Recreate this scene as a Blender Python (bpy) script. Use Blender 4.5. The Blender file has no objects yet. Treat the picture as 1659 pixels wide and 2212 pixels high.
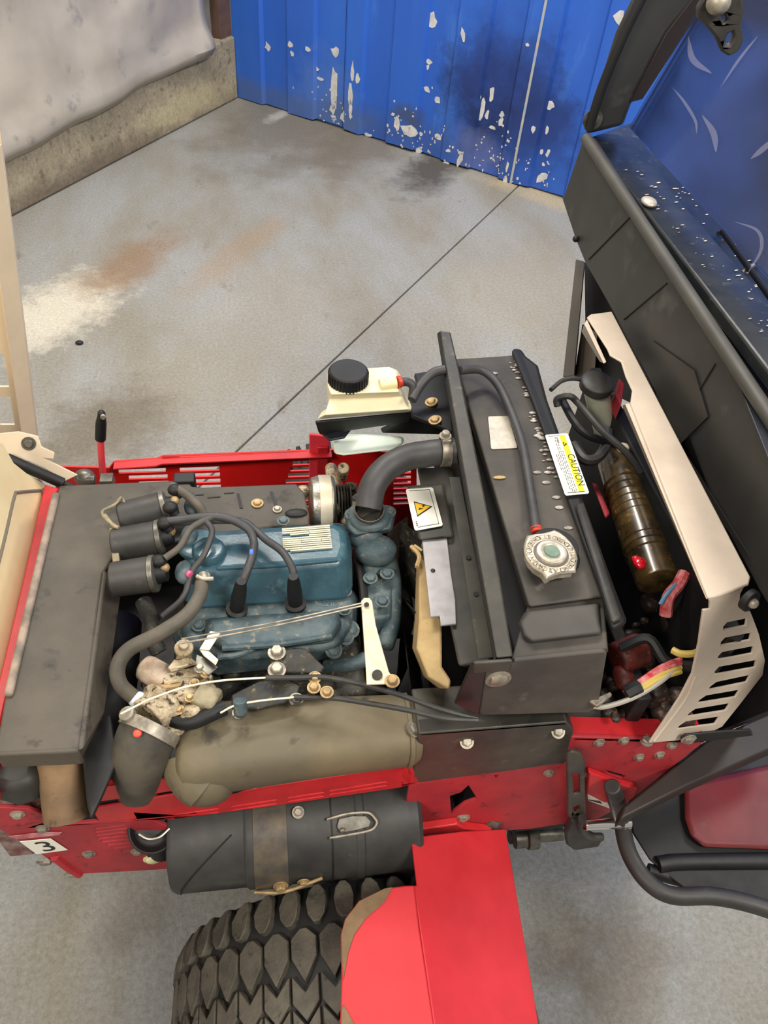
import bpy, bmesh, math, random
from mathutils import Vector, Matrix
from mathutils.geometry import tessellate_polygon
random.seed(4)
S = bpy.context.scene
COL = S.collection

# ------------------------------------------------------------------ camera
FPX, PCX, PCY, CAMH = 1650.0, 829.5, 1106.0, 1.62
_d = Vector((-176, 1594, FPX)).normalized()
_x = Vector((11470, -444, FPX)); _x = (_x - _d * _x.dot(_d)).normalized()
_z = -_d; _y = _z.cross(_x)
AX = (_x, _y, _z)                      # world axes seen from the camera (x right, y down, z forward)
cd = bpy.data.cameras.new('camera'); cam = bpy.data.objects.new('camera', cd); COL.objects.link(cam)
def w(v): return Vector((AX[0].dot(v), AX[1].dot(v), AX[2].dot(v)))
_r = w(Vector((1, 0, 0))); _u = w(Vector((0, -1, 0))); _b = w(Vector((0, 0, -1)))
M = Matrix((( _r.x, _u.x, _b.x, 0), (_r.y, _u.y, _b.y, 0), (_r.z, _u.z, _b.z, CAMH), (0, 0, 0, 1)))
cam.matrix_world = M
cd.sensor_fit = 'VERTICAL'; cd.sensor_height = 36; cd.lens = FPX / 2212 * 36
cd.clip_start = 0.02; cd.clip_end = 60
S.camera = cam

# ------------------------------------------------------------------ world, lamps, exposure
wd = bpy.data.worlds.new('shop'); S.world = wd; wd.use_nodes = True
bgn = wd.node_tree.nodes['Background']; bgn.inputs[0].default_value = (1.0, 0.97, 0.93, 1); bgn.inputs[1].default_value = 0.26
def lamp(name, loc, target, size, sy, power, col):
    l = bpy.data.lights.new(name, 'AREA'); l.shape = 'RECTANGLE'; l.size = size; l.size_y = sy; l.energy = power; l.color = col
    o = bpy.data.objects.new(name, l); COL.objects.link(o); o.location = loc
    o.rotation_euler = (Vector(target) - Vector(loc)).to_track_quat('-Z', 'Y').to_euler(); return o
lamp('shop_light', (-0.6, 2.2, 3.6), (0.1, 1.2, 0), 1.3, 0.35, 44, (1, .95, .86))
lamp('shop_light', (1.5, -0.8, 3.6), (0.3, 0.8, 0.4), 1.3, 0.35, 62, (1, .95, .86))
lamp('shop_light', (-1.8, -1.2, 3.4), (-0.1, 0.6, 0.5), 1.3, 0.35, 50, (1, .93, .84))
lamp('shop_light', (0.4, 3.0, 4.2), (0.6, 4.2, 0), 1.6, 0.5, 60, (1, .97, .92))
lamp('shop_light', (3.2, 1.6, 3.9), (1.8, 3.4, 0.3), 1.5, 0.4, 60, (1, .97, .92))
S.view_settings.view_transform = 'Standard'; S.view_settings.look = 'None'
S.view_settings.exposure = 0.46; S.view_settings.gamma = 1; S.view_settings.use_curve_mapping = False

# ------------------------------------------------------------------ helpers: pixel + known plane -> point of the place
O = Vector((0, 0, CAMH))
def ray(px, py): return w(Vector((px - PCX, py - PCY, FPX)))
def P(px, py, z): r = ray(px, py); return O + r * ((z - CAMH) / r.z)
def PY(px, py, Y): r = ray(px, py); return O + r * (Y / r.y)
def PX(px, py, X): r = ray(px, py); return O + r * (X / r.x)
def PN(px, py, o, n): r = ray(px, py); return O + r * ((o - O).dot(n) / r.dot(n))
def V(*a): return Vector(a)

# ------------------------------------------------------------------ materials
def srgb(r, g, b):
    f = lambda c: (c / 12.92 if c <= .04045 else ((c + .055) / 1.055) ** 2.4)
    return (f(r / 255), f(g / 255), f(b / 255), 1)
def mat(name, c1, c2=None, rough=.5, metal=0, scale=8, bump=.0, bscale=60, c3=None, spots=(), trans=0, coat=0, c3t=.62, stretch=None, spec=.5, alpha=None, grit=0):
    m = bpy.data.materials.new(name); m.use_nodes = True; nt = m.node_tree; N = nt.nodes; L = nt.links
    b = N['Principled BSDF']; b.inputs['Roughness'].default_value = rough; b.inputs['Metallic'].default_value = metal
    b.inputs['Coat Weight'].default_value = coat; b.inputs['Coat Roughness'].default_value = .15
    b.inputs['Specular IOR Level'].default_value = spec
    if trans: b.inputs['Transmission Weight'].default_value = trans
    if alpha is not None: b.inputs['Alpha'].default_value = alpha
    geo = N.new('ShaderNodeNewGeometry'); pos = geo.outputs['Position']
    if stretch:
        mp = N.new('ShaderNodeMapping'); mp.inputs['Rotation'].default_value = (0, 0, stretch[3]); mp.inputs['Scale'].default_value = stretch[:3]
        L.new(pos, mp.inputs[0]); pos_s = mp.outputs[0]
    else: pos_s = pos
    def noise(sc, det=5, p=None, r=.6):
        n = N.new('ShaderNodeTexNoise'); n.inputs['Scale'].default_value = sc; n.inputs['Detail'].default_value = det; n.inputs['Roughness'].default_value = r
        L.new(p or pos_s, n.inputs['Vector']); return n.outputs[0]
    def ramp(src, a, bb):
        r = N.new('ShaderNodeMapRange'); r.inputs[1].default_value = a; r.inputs[2].default_value = bb; L.new(src, r.inputs[0]); r.clamp = True; return r.outputs[0]
    def mix(f, a, c):
        x = N.new('ShaderNodeMix'); x.data_type = 'RGBA'; L.new(f, x.inputs[0])
        for i, v in ((6, a), (7, c)):
            if isinstance(v, tuple): x.inputs[i].default_value = v
            else: L.new(v, x.inputs[i])
        return x.outputs[2]
    col = c1
    if c2: col = mix(ramp(noise(scale), .38, .64), c1, c2)
    if c3: col = mix(ramp(noise(scale * 2.7, 6), c3t, c3t + .1), col, c3)
    for (cen, rad, sc, st, sn) in spots:        # stains of fixed shape: centre, radii, colour, strength, noise scale
        sub = N.new('ShaderNodeVectorMath'); sub.operation = 'SUBTRACT'; L.new(pos, sub.inputs[0]); sub.inputs[1].default_value = cen
        mp = N.new('ShaderNodeMapping'); mp.vector_type = 'TEXTURE'; mp.inputs['Rotation'].default_value = (0, 0, rad[3] if len(rad) > 3 else 0); mp.inputs['Scale'].default_value = rad[:3]
        L.new(sub.outputs[0], mp.inputs[0])
        ln = N.new('ShaderNodeVectorMath'); ln.operation = 'LENGTH'; L.new(mp.outputs[0], ln.inputs[0])
        nz = noise(sn, 6, pos, .7); ad = N.new('ShaderNodeMath'); ad.operation = 'MULTIPLY_ADD'; L.new(nz, ad.inputs[0]); ad.inputs[1].default_value = 1.9; L.new(ln.outputs['Value'], ad.inputs[2])
        f = ramp(ad.outputs[0], 2.05, 1.35); mu = N.new('ShaderNodeMath'); mu.operation = 'MULTIPLY'; L.new(f, mu.inputs[0]); mu.inputs[1].default_value = st
        col = mix(mu.outputs[0], col, sc)
    if grit:
        x = N.new('ShaderNodeMix'); x.data_type = 'RGBA'; x.blend_type = 'OVERLAY'; x.inputs[0].default_value = .6; L.new(col, x.inputs[6]); L.new(noise(grit, 3, pos, .85), x.inputs[7]); col = x.outputs[2]
    if isinstance(col, tuple): b.inputs['Base Color'].default_value = col
    else: L.new(col, b.inputs['Base Color'])
    if c2 and metal < .5: 
        rr = N.new('ShaderNodeMapRange'); rr.inputs[3].default_value = max(0, rough - .08); rr.inputs[4].default_value = min(1, rough + .15); L.new(noise(scale * 1.7), rr.inputs[0]); L.new(rr.outputs[0], b.inputs['Roughness'])
    if bump:
        bp = N.new('ShaderNodeBump'); bp.inputs['Strength'].default_value = bump; bp.inputs['Distance'].default_value = .004; L.new(noise(bscale, 5), bp.inputs['Height']); L.new(bp.outputs[0], b.inputs['Normal'])
    return m
RED = mat('red_paint', srgb(204, 40, 44), srgb(188, 34, 42), .42, scale=30, coat=.12)
REDD = mat('red_paint_dirty', srgb(176, 46, 54), srgb(150, 42, 50), .55, scale=14, c3=srgb(110, 34, 36), c3t=.6)
FEND = mat('red_fender_paint', srgb(204, 44, 52), srgb(194, 40, 48), .5, scale=20, coat=.1)
BLACK = mat('black_plastic', srgb(60, 58, 55), srgb(46, 45, 44), .5, scale=20, c3=srgb(74, 70, 64), c3t=.64)
BLKD = mat('deep_black', srgb(22, 22, 23), srgb(15, 15, 16), .55, scale=20)
BLKG = mat('black_powder_coat', srgb(88, 83, 76), srgb(68, 65, 61), .6, scale=9, bump=.1, bscale=250, c3=srgb(92, 88, 82), c3t=.62, spec=.3)
BRACK = mat('black_painted_steel', srgb(70, 66, 57), srgb(46, 45, 41), .45, scale=14, c3=srgb(98, 90, 72), c3t=.62)
GREYS = mat('dusty_grey_shield', srgb(84, 77, 67), srgb(68, 63, 55), .6, scale=9, c3=srgb(44, 41, 37), c3t=.58, bump=.15, bscale=180)
RUB = mat('rubber_hose', srgb(66, 65, 66), srgb(54, 53, 54), .5, scale=25)
RUBT = mat('dusty_rubber', srgb(92, 86, 74), srgb(66, 62, 56), .6, scale=20)
MUF = mat('dusty_muffler', srgb(118, 106, 80), srgb(98, 90, 72), .6, scale=8, c3=srgb(66, 60, 50), c3t=.6, bump=.08, bscale=200)
BLUE = mat('engine_blue', srgb(58, 92, 104), srgb(40, 72, 86), .32, scale=14, c3=srgb(84, 112, 118), c3t=.6, bump=.12, bscale=160, coat=.3)
BLUED = mat('engine_blue_dusty', srgb(82, 96, 98), srgb(50, 70, 78), .5, scale=34, c3=srgb(122, 116, 98), c3t=.58, bump=.3, bscale=160)
GRIME = mat('engine_grime', srgb(56, 53, 44), srgb(30, 32, 32), .55, scale=40, c3=srgb(118, 102, 74), c3t=.58, bump=.5, bscale=90)
ALU = mat('aluminium', srgb(190, 184, 172), srgb(150, 144, 134), .36, .85, scale=40, bump=.2, bscale=200)
STEEL = mat('bright_steel', srgb(178, 168, 152), srgb(126, 120, 108), .45, .45, scale=60)
DSTEEL = mat('dull_steel', srgb(130, 126, 116), srgb(92, 90, 84), .42, .7, scale=50)
BRASS = mat('tarnished_brass', srgb(186, 158, 112), srgb(140, 116, 80), .5, .4, scale=50)
TANM = mat('dirty_cast_metal', srgb(196, 180, 150), srgb(140, 122, 94), .5, .15, scale=45, c3=srgb(58, 46, 34), c3t=.54, bump=.8, bscale=120)
CARD = mat('tan_foam', srgb(186, 160, 112), srgb(166, 138, 94), .8, scale=25, c3=srgb(128, 102, 70), c3t=.64)
CREAM = mat('cream_paint', srgb(226, 208, 180), srgb(216, 198, 172), .45, scale=12)
CREAMW = mat('white_beam_paint', srgb(204, 188, 170), srgb(190, 174, 156), .45, scale=10, c3=srgb(150, 140, 128), c3t=.72)
YCREAM = mat('cream_inner_hood', srgb(236, 216, 170), srgb(226, 204, 156), .5, scale=12)
BOTT = mat('cream_tank_plastic', srgb(238, 228, 196), srgb(228, 216, 180), .4, scale=14)
BOTG = mat('tank_plastic_coolant', srgb(206, 216, 200), srgb(190, 202, 190), .4, scale=14)
AMB = mat('amber_plastic', srgb(84, 66, 34), srgb(40, 30, 16), .3, scale=34, coat=.6, c3=srgb(150, 116, 60), c3t=.6)
REDP = mat('red_plastic', srgb(190, 60, 40), None, .4)
REDW = mat('red_wire', srgb(190, 50, 56), srgb(220, 140, 140), .45, scale=90)
YELW = mat('yellow_wire', srgb(205, 180, 96), None, .45)
REFL = mat('red_reflector', srgb(230, 20, 40), srgb(160, 8, 20), .15, scale=120, coat=1)
RUST = mat('brown_exhaust_steel', srgb(150, 122, 88), srgb(124, 100, 76), .7, .1, scale=22, c3=srgb(96, 78, 66), c3t=.6)
BROWN = mat('matt_brown', srgb(128, 104, 76), srgb(108, 86, 62), .8, scale=30, bump=.4, bscale=150)
TYRE = mat('tyre_rubber', srgb(34, 34, 33), srgb(24, 24, 24), .5, scale=30)
LUG = mat('tyre_lug_rubber', srgb(88, 82, 70), srgb(64, 60, 52), .62, scale=26, c3=srgb(48, 46, 42), c3t=.6, bump=.3, bscale=200)
WHITE = mat('white_label', srgb(246, 242, 226), None, .4)
SILV = mat('silver_label', srgb(208, 200, 184), srgb(186, 176, 158), .35, .3, scale=60)
YEL = mat('yellow_print', srgb(252, 226, 40), None, .45)
ORA = mat('amber_print', srgb(240, 186, 40), None, .45)
INK = mat('black_print', srgb(26, 24, 22), None, .5)
GREYI = mat('grey_print', srgb(120, 118, 108), None, .5)
WOOD = mat('brown_post', srgb(104, 78, 66), srgb(86, 64, 56), .7, scale=12)
SEAL = mat('silicone_blob', srgb(190, 180, 170), srgb(120, 112, 108), .3, scale=80)

# ------------------------------------------------------------------ mesh builder
def catmull(pts, n=8):
    if len(pts) < 3: return [Vector(p) for p in pts]
    q = [Vector(p) for p in pts]; q = [q[0] * 2 - q[1]] + q + [q[-1] * 2 - q[-2]]; out = []
    for i in range(1, len(q) - 2):
        a, b, c, d = q[i - 1:i + 3]
        for k in range(n):
            t = k / n; out.append(.5 * ((2 * b) + (c - a) * t + (2 * a - 5 * b + 4 * c - d) * t * t + (3 * b - a - 3 * c + d) * t ** 3))
    out.append(q[-2]); return out
class MB:
    def __init__(s): s.v = []; s.f = []; s.m = []; s.mats = []; s.cur = 0
    def mat(s, m):
        if m not in s.mats: s.mats.append(m)
        s.cur = s.mats.index(m); return s
    def add(s, vs, fs):
        o = len(s.v); s.v += [Vector(v) for v in vs]
        for f in fs: s.f.append([i + o for i in f]); s.m.append(s.cur)
        return s
    def prism(s, pts, vec, holes=()):
        pts = [Vector(p) for p in pts]; vec = Vector(vec); loops = [pts] + [[Vector(p) for p in h] for h in holes]
        tris = tessellate_polygon(loops); flat = [p for l in loops for p in l]; n = len(flat)
        vs = flat + [p + vec for p in flat]; fs = []
        if len(loops) == 1: fs += [list(range(n)), [i + n for i in reversed(range(n))]]
        else:
            for t in tris: fs += [list(t), [t[2] + n, t[1] + n, t[0] + n]]
        o = 0
        for l in loops:
            k = len(l)
            for i in range(k): a, b = o + i, o + (i + 1) % k; fs.append([a, b, b + n, a + n])
            o += k
        return s.add(vs, fs)
    def loft(s, rings, caps=True):
        k = len(rings[0]); vs = [p for r in rings for p in r]; fs = []
        for j in range(len(rings) - 1):
            for i in range(k): a = j * k + i; b = j * k + (i + 1) % k; fs.append([a, b, b + k, a + k])
        if caps: fs += [list(reversed(range(k))), [i + (len(rings) - 1) * k for i in range(k)]]
        return s.add(vs, fs)
    def box(s, c, size, ax=None):
        c = Vector(c); X, Y, Z = ax or (V(1, 0, 0), V(0, 1, 0), V(0, 0, 1)); a, b, h = [x / 2 for x in size]
        q = [c + X * (i * a) + Y * (j * b) + Z * (k * h) for k in (-1, 1) for i, j in ((-1, -1), (1, -1), (1, 1), (-1, 1))]
        return s.loft([q[:4], q[4:]])
    def mm(s, lo, hi): lo = Vector(lo); hi = Vector(hi); return s.box((lo + hi) / 2, hi - lo)
    def lathe(s, p0, axis, prof, seg=24, ref=None):
        p0 = Vector(p0); A = Vector(axis).normalized(); R = Vector(ref) if ref else (V(0, 0, 1) if abs(A.z) < .9 else V(1, 0, 0))
        U = (R - A * R.dot(A)).normalized(); W = A.cross(U)
        return s.loft([[p0 + A * t + (U * math.cos(2 * math.pi * i / seg) + W * math.sin(2 * math.pi * i / seg)) * max(r, 1e-5) for i in range(seg)] for t, r in prof])
    def cyl(s, p0, p1, r, r1=None, seg=20):
        p0 = Vector(p0); p1 = Vector(p1); return s.lathe(p0, p1 - p0, [(0, r), ((p1 - p0).length, r if r1 is None else r1)], seg)
    def tube(s, pts, r, seg=10, n=8, smooth=True):
        q = catmull(pts, n) if smooth else [Vector(p) for p in pts]; rings = []; U = None
        for i, p in enumerate(q):
            t = (q[min(i + 1, len(q) - 1)] - q[max(i - 1, 0)]).normalized()
            if U is None: U = (V(0, 0, 1) - t * t.z) if abs(t.z) < .9 else (V(1, 0, 0) - t * t.x)
            U = (U - t * U.dot(t)).normalized(); W = t.cross(U); rr = r(i / (len(q) - 1)) if callable(r) else r
            rings.append([p + (U * math.cos(2 * math.pi * k / seg) + W * math.sin(2 * math.pi * k / seg)) * rr for k in range(seg)])
        return s.loft(rings)
    def ell(s, c, rad, ax=None, nu=16, nv=10, e=1.0):
        c = Vector(c); X, Y, Z = ax or (V(1, 0, 0), V(0, 1, 0), V(0, 0, 1)); rings = []
        sg = lambda v: math.copysign(abs(v) ** e, v)
        for j in range(nv + 1):
            ph = math.pi * (j / nv - .5); cp = sg(math.cos(ph)); sp = sg(math.sin(ph))
            if j in (0, nv): cp = .02
            rings.append([c + X * rad[0] * cp * sg(math.cos(2 * math.pi * i / nu)) + Y * rad[1] * cp * sg(math.sin(2 * math.pi * i / nu)) + Z * rad[2] * sp for i in range(nu)])
        return s.loft(rings)
    def hexbolt(s, p, axis, r=.007, h=.006, washer=True):
        p = Vector(p); A = Vector(axis).normalized()
        if washer: s.lathe(p, A, [(0, r * 1.45), (.0015, r * 1.45)], 16)
        s.lathe(p, A, [(0, r), (h * .8, r), (h, r * .8)], 6); return s
    def text(s, body, o, ux, uy, size, n=None):
        o = Vector(o); ux = Vector(ux).normalized(); uy = Vector(uy).normalized(); n = n or ux.cross(uy).normalized()
        c = bpy.data.curves.new('t', 'FONT'); c.body = body; c.size = size; c.extrude = .0002; ob = bpy.data.objects.new('t', c); COL.objects.link(ob)
        bpy.context.view_layer.update(); me = ob.evaluated_get(bpy.context.evaluated_depsgraph_get()).to_mesh()
        s.add([o + ux * v.co.x + uy * v.co.y + n * v.co.z for v in me.vertices], [list(p.vertices) for p in me.polygons])
        bpy.data.objects.remove(ob); bpy.data.curves.remove(c); return s
    def build(s, name, parent=None, m=None, bevel=.0015, label=None, kind=None, smooth=True, seg=2, subd=0):
        me = bpy.data.meshes.new(name); me.from_pydata([tuple(v) for v in s.v], [], s.f)
        for x in ([m] if m else s.mats): me.materials.append(x)
        if not m:
            for p, i in zip(me.polygons, s.m): p.material_index = i
        bm = bmesh.new(); bm.from_mesh(me); bmesh.ops.recalc_face_normals(bm, faces=bm.faces); bm.to_mesh(me); bm.free()
        if smooth: me.shade_smooth(); me.set_sharp_from_angle(angle=math.radians(38))
        o = bpy.data.objects.new(name, me); COL.objects.link(o)
        if parent:
            o.parent = parent
            if parent.type == 'EMPTY': o.location = -parent.location
        if bevel:
            b = o.modifiers.new('bevel', 'BEVEL'); b.width = bevel; b.segments = seg; b.limit_method = 'ANGLE'; b.angle_limit = math.radians(40)
        if label: o['label'] = label
        if kind: o['kind'] = kind
        return o
def px(fn, *pts): return [fn(*p) for p in pts]
def thing(name, label, cat, loc=(0, 0, 0), group=None):
    o = bpy.data.objects.new(name, None); COL.objects.link(o); o.location = loc; o['label'] = label; o['category'] = cat
    if group: o['group'] = group
    return o
def bolts(parent, pts, axis, r=.006, m=None, name='bolt', h=.005):
    for p in pts: MB().hexbolt(p, axis, r, h).build(name, parent, m or STEEL, bevel=0)

# ================================================================== SETTING
C0 = P(515, 212, 0); WU = (P(1215, 432, 0) - C0).normalized(); WN = V(WU.y, -WU.x, 0)     # blue wall: along, towards the room
if WN.dot(O - C0) < 0: WN = -WN
CV = (P(25, 470, 0) - C0).normalized(); CN = V(-CV.y, CV.x, 0)
if CN.dot(O - C0) < 0: CN = -CN
def PW(x, y, off=0): return PN(x, y, C0 + WN * off, WN)
def PC(x, y, off=0): return PN(x, y, C0 + CN * off, CN)
ang = math.atan2(CV.y, CV.x)
def fs(x, y, rx, ry, c, st, sn=6, rot=ang): return (tuple(P(x, y, 0)), (rx, ry, 1, rot), c, st, sn)
FLOOR = mat('stained_concrete', srgb(146, 146, 142), srgb(134, 128, 114), .6, scale=2.2, bump=.35, bscale=60, c3=srgb(118, 108, 94), c3t=.64, stretch=(1.3, .55, 1, ang), grit=95,
    spots=[fs(130, 665, .34, .2, srgb(204, 196, 176), .85, 14), fs(75, 720, .16, .1, srgb(198, 190, 172), .7, 18), fs(280, 570, .36, .14, srgb(134, 106, 78), .75, 5), fs(520, 540, .5, .1, srgb(150, 126, 96), .45, 4),
           fs(230, 930, .3, .2, srgb(96, 84, 64), .7, 7), fs(930, 368, .42, .16, srgb(66, 58, 50), .85, 6), fs(640, 260, .9, .45, srgb(108, 100, 86), .75, 3), fs(800, 300, .7, .3, srgb(104, 94, 80), .7, 4), fs(600, 365, .3, .12, srgb(112, 104, 90), .5, 9),
           fs(1225, 440, .5, .12, srgb(176, 158, 124), .7, 5, math.atan2(WU.y, WU.x)), fs(860, 290, .12, .05, srgb(200, 196, 186), .6, 16), fs(600, 250, .15, .05, srgb(196, 192, 180), .5, 16),
           fs(1200, 2010, .1, .1, srgb(100, 86, 66), .7, 8), fs(1180, 1870, .22, .12, srgb(160, 156, 140), .5, 14), fs(300, 1960, .12, .08, srgb(110, 100, 88), .5, 12), fs(1350, 2120, .2, .1, srgb(104, 92, 72), .5, 10),
           fs(560, 700, .6, .35, srgb(152, 148, 138), .5, 4), fs(500, 780, .4, .2, srgb(140, 134, 120), .5, 5), fs(1120, 640, .6, .4, srgb(150, 142, 124), .6, 3)])
sa, sb = P(510, 975, 0), P(1105, 415, 0); sd = (sb - sa).normalized(); sn = V(sd.y, -sd.x, 0)
root_floor = MB().mm((-6, -4, -.3), (8, 9, -.06)).build('floor', None, FLOOR, 0, kind='structure')
for k in (-1, 1):
    a = sa - sd * 7 + sn * (.0035 * k); b = sa + sd * 9 + sn * (.0035 * k)
    MB().prism([a, b, b + sn * k * 7, a + sn * k * 7], (0, 0, -.059)).build('concrete_slab', root_floor, FLOOR, .003)

# blue ribbed wall of separate siding panels
def ws(x, y, c, rx, rz, st, sn=8): return (tuple(PW(x, y)), (rx, .3, rz, math.atan2(WU.y, WU.x)), c, st, sn)
BLUEW = mat('blue_painted_siding', srgb(46, 104, 204), srgb(38, 92, 192), .5, scale=1.4, bump=.05, bscale=60, c3=srgb(58, 112, 204), c3t=.6, stretch=(2, 2, .5, 0), coat=.1,
    spots=[ws(1090, 235, srgb(14, 28, 66), .42, .3, .95, 5), ws(1085, 150, srgb(30, 62, 140), .3, .3, .6, 5), ws(1180, 270, srgb(16, 40, 100), .2, .12, .9, 8), ws(1030, 330, srgb(96, 104, 150), .2, .12, .7, 6), ws(890, 300, srgb(60, 84, 140), .45, .12, .6, 10),
           ws(700, 230, srgb(84, 120, 190), .25, .28, .6, 9), ws(740, 250, srgb(84, 100, 130), .25, .1, .5, 8), ws(590, 215, srgb(80, 100, 140), .6, .08, .6, 8), ws(880, 250, srgb(66, 74, 84), .12, .06, .7, 10), ws(1160, 330, srgb(34, 70, 150), .3, .3, .5, 10)])
wall_far = MB().prism([C0 - WN * .12 + V(0, 0, .005), C0 - WN * .12 + WU * 7, C0 - WN * .04 + WU * 7, C0 - WN * .04], (0, 0, 3.4)).build('wall_far', None, BLUEW, 0, kind='structure')
ribs = [(PW(x, 0) - C0).dot(WU) for x in (560, 617, 680, 750, 791, 853, 926, 993, 1068, 1143, 1226, 1320)]
seam = (PW(1100, 400) - C0).dot(WU)
d = ribs[-1]
while d < 6.6: d += .19; ribs.append(d)
prof = [(-.02, 0)]; lev = 0
for r in ribs:
    nl = 0 if lev else -.022
    prof += [(r - .007, lev), (r + .007, nl)]; lev = nl
prof.append((6.8, lev))
def lerp_prof(s):
    for (a, la), (b, lb) in zip(prof, prof[1:]):
        if a <= s <= b: return la + (lb - la) * (s - a) / max(b - a, 1e-6)
    return 0
cuts = [-.02, seam - 1.06, seam, seam + 1.06, seam + 2.12, seam + 3.2, 6.8]
for i in range(len(cuts) - 1):
    a, b = cuts[i] + .0015, cuts[i + 1] - .0015
    q = [(a, lerp_prof(a))] + [p for p in prof if a < p[0] < b] + [(b, lerp_prof(b))]
    top = [C0 + WU * s + WN * dd + V(0, 0, 0) for s, dd in q]; bot = [p - WN * .012 for p in reversed(top)]
    ring = top + bot
    MB().loft([[p + V(0, 0, z + (random.uniform(-.004, .008) if z < .1 else 0)) for p in ring] for z in (.008, 3.2)]).build('siding_panel', wall_far, BLUEW, 0)
CHIP = mat('bare_chip', srgb(216, 214, 212), srgb(190, 190, 190), .6, scale=30)
LAP = mat('lap_edge', srgb(150, 166, 190), srgb(190, 180, 150), .5, scale=12)
def chip(mb, x, y, rx, ry, rot=0):
    c = PW(x, y); s = (c - C0).dot(WU); k = 9; off = lerp_prof(s) + .0008; c = C0 + WU * s + V(0, 0, c.z) + WN * off
    sc = (c - O).length / FPX * 1.1
    pts = []
    for i in range(k):
        a = 2 * math.pi * i / k; r = random.uniform(.6, 1.15); u, v = rx * r * math.cos(a), ry * r * math.sin(a)
        pts.append(c + WU * ((u * math.cos(rot) - v * math.sin(rot)) * sc) + V(0, 0, (u * math.sin(rot) + v * math.cos(rot)) * sc * 1.2))
    mb.prism(pts, WN * .0006)
mb = MB()
for a in [(929, 46, 9, 10), (573, 102, 6, 6), (1000, 75, 4, 9, .5), (628, 96, 6, 5), (631, 116, 4, 4), (665, 106, 8, 3), (719, 114, 9, 7), (761, 155, 4, 14), (773, 170, 5, 9), (757, 206, 5, 16), (717, 200, 7, 34), (714, 236, 7, 9), (740, 254, 8, 10), (758, 234, 4, 14),
          (858, 268, 6, 11), (884, 282, 18, 8), (943, 298, 7, 5), (941, 217, 6, 6), (924, 136, 6, 4), (918, 196, 7, 4), (920, 148, 3, 4), (1059, 203, 5, 12), (1036, 240, 6, 16), (1048, 250, 4, 8), (1080, 250, 5, 6), (1078, 266, 5, 7), (1185, 231, 7, 6), (1152, 280, 4, 6), (1178, 283, 3, 6),
          (1167, 387, 11, 7, .6), (1166, 330, 4, 4), (1180, 334, 4, 6), (995, 342, 5, 14, -.3), (995, 330, 5, 3), (968, 325, 5, 3), (900, 328, 8, 5), (849, 247, 4, 3), (1090, 392, 5, 9), (1096, 360, 3, 8), (1139, 97, 4, 3), (1337, 38, 9, 9, .3), (791, 294, 8, 3), (965, 352, 8, 2), (1060, 278, 8, 3), (680, 150, 5, 3), (686, 172, 8, 3), (716, 254, 6, 3), (905, 292, 4, 3), (1170, 358, 4, 3)]:
    chip(mb, *a)
for i in range(150):
    x = random.gauss(900, 60) if i < 55 else (random.gauss(1070, 30) if i < 95 else (random.gauss(1150, 35) if i < 120 else random.gauss(715, 30)))
    y0 = 212 + (x - 515) * .314; y = y0 - abs(random.gauss(0, 45)) - 4
    if x < 1200: chip(mb, x, y, random.uniform(.8, 2.4), random.uniform(.8, 2.6))
mb.build('paint_chips', wall_far, CHIP, 0, kind='stuff', label='bare white chips and scrapes in the blue paint')
p0 = C0 + WU * seam + WN * (lerp_prof(seam) + .001)
MB().prism([p0, p0 + WU * .012, p0 + WU * .012 + V(0, 0, .85), p0 + V(0, 0, .85)], WN * .003).build('lap_edge', wall_far, LAP, 0, label='worn pale edge of the overlapping sheet')

# concrete stem wall on the left with plastic sheeting above
def cs(x, y, c, rx, rz, st, sn=8): return (tuple(PC(x, y)), (rx, .5, rz, ang), c, st, sn)
CURB = mat('stained_stem_wall', srgb(150, 138, 114), srgb(164, 152, 126), .8, scale=9, bump=.4, bscale=40, c3=srgb(122, 112, 92), c3t=.56, grit=60,
    spots=[cs(200, 350, srgb(112, 100, 82), 1.3, .06, .6, 9), cs(400, 230, srgb(196, 182, 142), .5, .1, .6, 8), cs(150, 400, srgb(104, 90, 76), 1.2, .05, .7, 6)])
e = C0 + CV * 4.5
wl = MB().prism([C0 + CV * -.0, e, e - CN * .25, C0 - CN * .25], (0, 0, .325)).build('wall_left', None, CURB, .012, kind='structure')
UP = mat('upper_wall_board', srgb(150, 146, 138), srgb(130, 126, 120), .7, scale=5)
MB().prism([C0 - CN * .08, e - CN * .08, e - CN * .2, C0 - CN * .2], (0, 0, 2.6)).build('upper_wall_board', wl, UP, 0)
MB().prism([C0 + WN * .0 - CN * .02 + WU * .0, C0 + CV * .11 - CN * .02, C0 + CV * .11 - CN * .1, C0 - CN * .1], (0, 0, 2.5)).build('trim_1', None, WOOD, .004, kind='structure')
SHEET = mat('plastic_sheeting', srgb(190, 180, 164), srgb(168, 158, 144), .3, scale=2.5, coat=.4, c3=srgb(150, 144, 136), c3t=.6)
g = []; nu, nv = 90, 50; L0 = .30
from mathutils import noise as MN
for j in range(nv + 1):
    for i in range(nu + 1):
        s = L0 + 4.1 * i / nu; z = .325 - .055 * min(s, 3) * max(0, 1 - j / 12) + 1.9 * j / nv
        dd = .05 + .035 * MN.noise(V(s * 1.4, z * 3 + s * .8, 0)) + .012 * MN.noise(V(s * 5, z * 8, 3)) + (.03 * math.exp(-((j - 1.2) / 1.2) ** 2))
        zz = z + (.012 * MN.noise(V(s * 4, 7, 1)) if j < 3 else 0)
        g.append(C0 + CV * (s - (.12 if j > 8 else 0)) + CN * (dd - .04) + V(0, 0, zz))
fc = [[j * (nu + 1) + i, j * (nu + 1) + i + 1, (j + 1) * (nu + 1) + i + 1, (j + 1) * (nu + 1) + i] for j in range(nv) for i in range(nu)]
sh = MB().add(g, fc).build('plastic_sheet', None, SHEET, 0)
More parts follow.
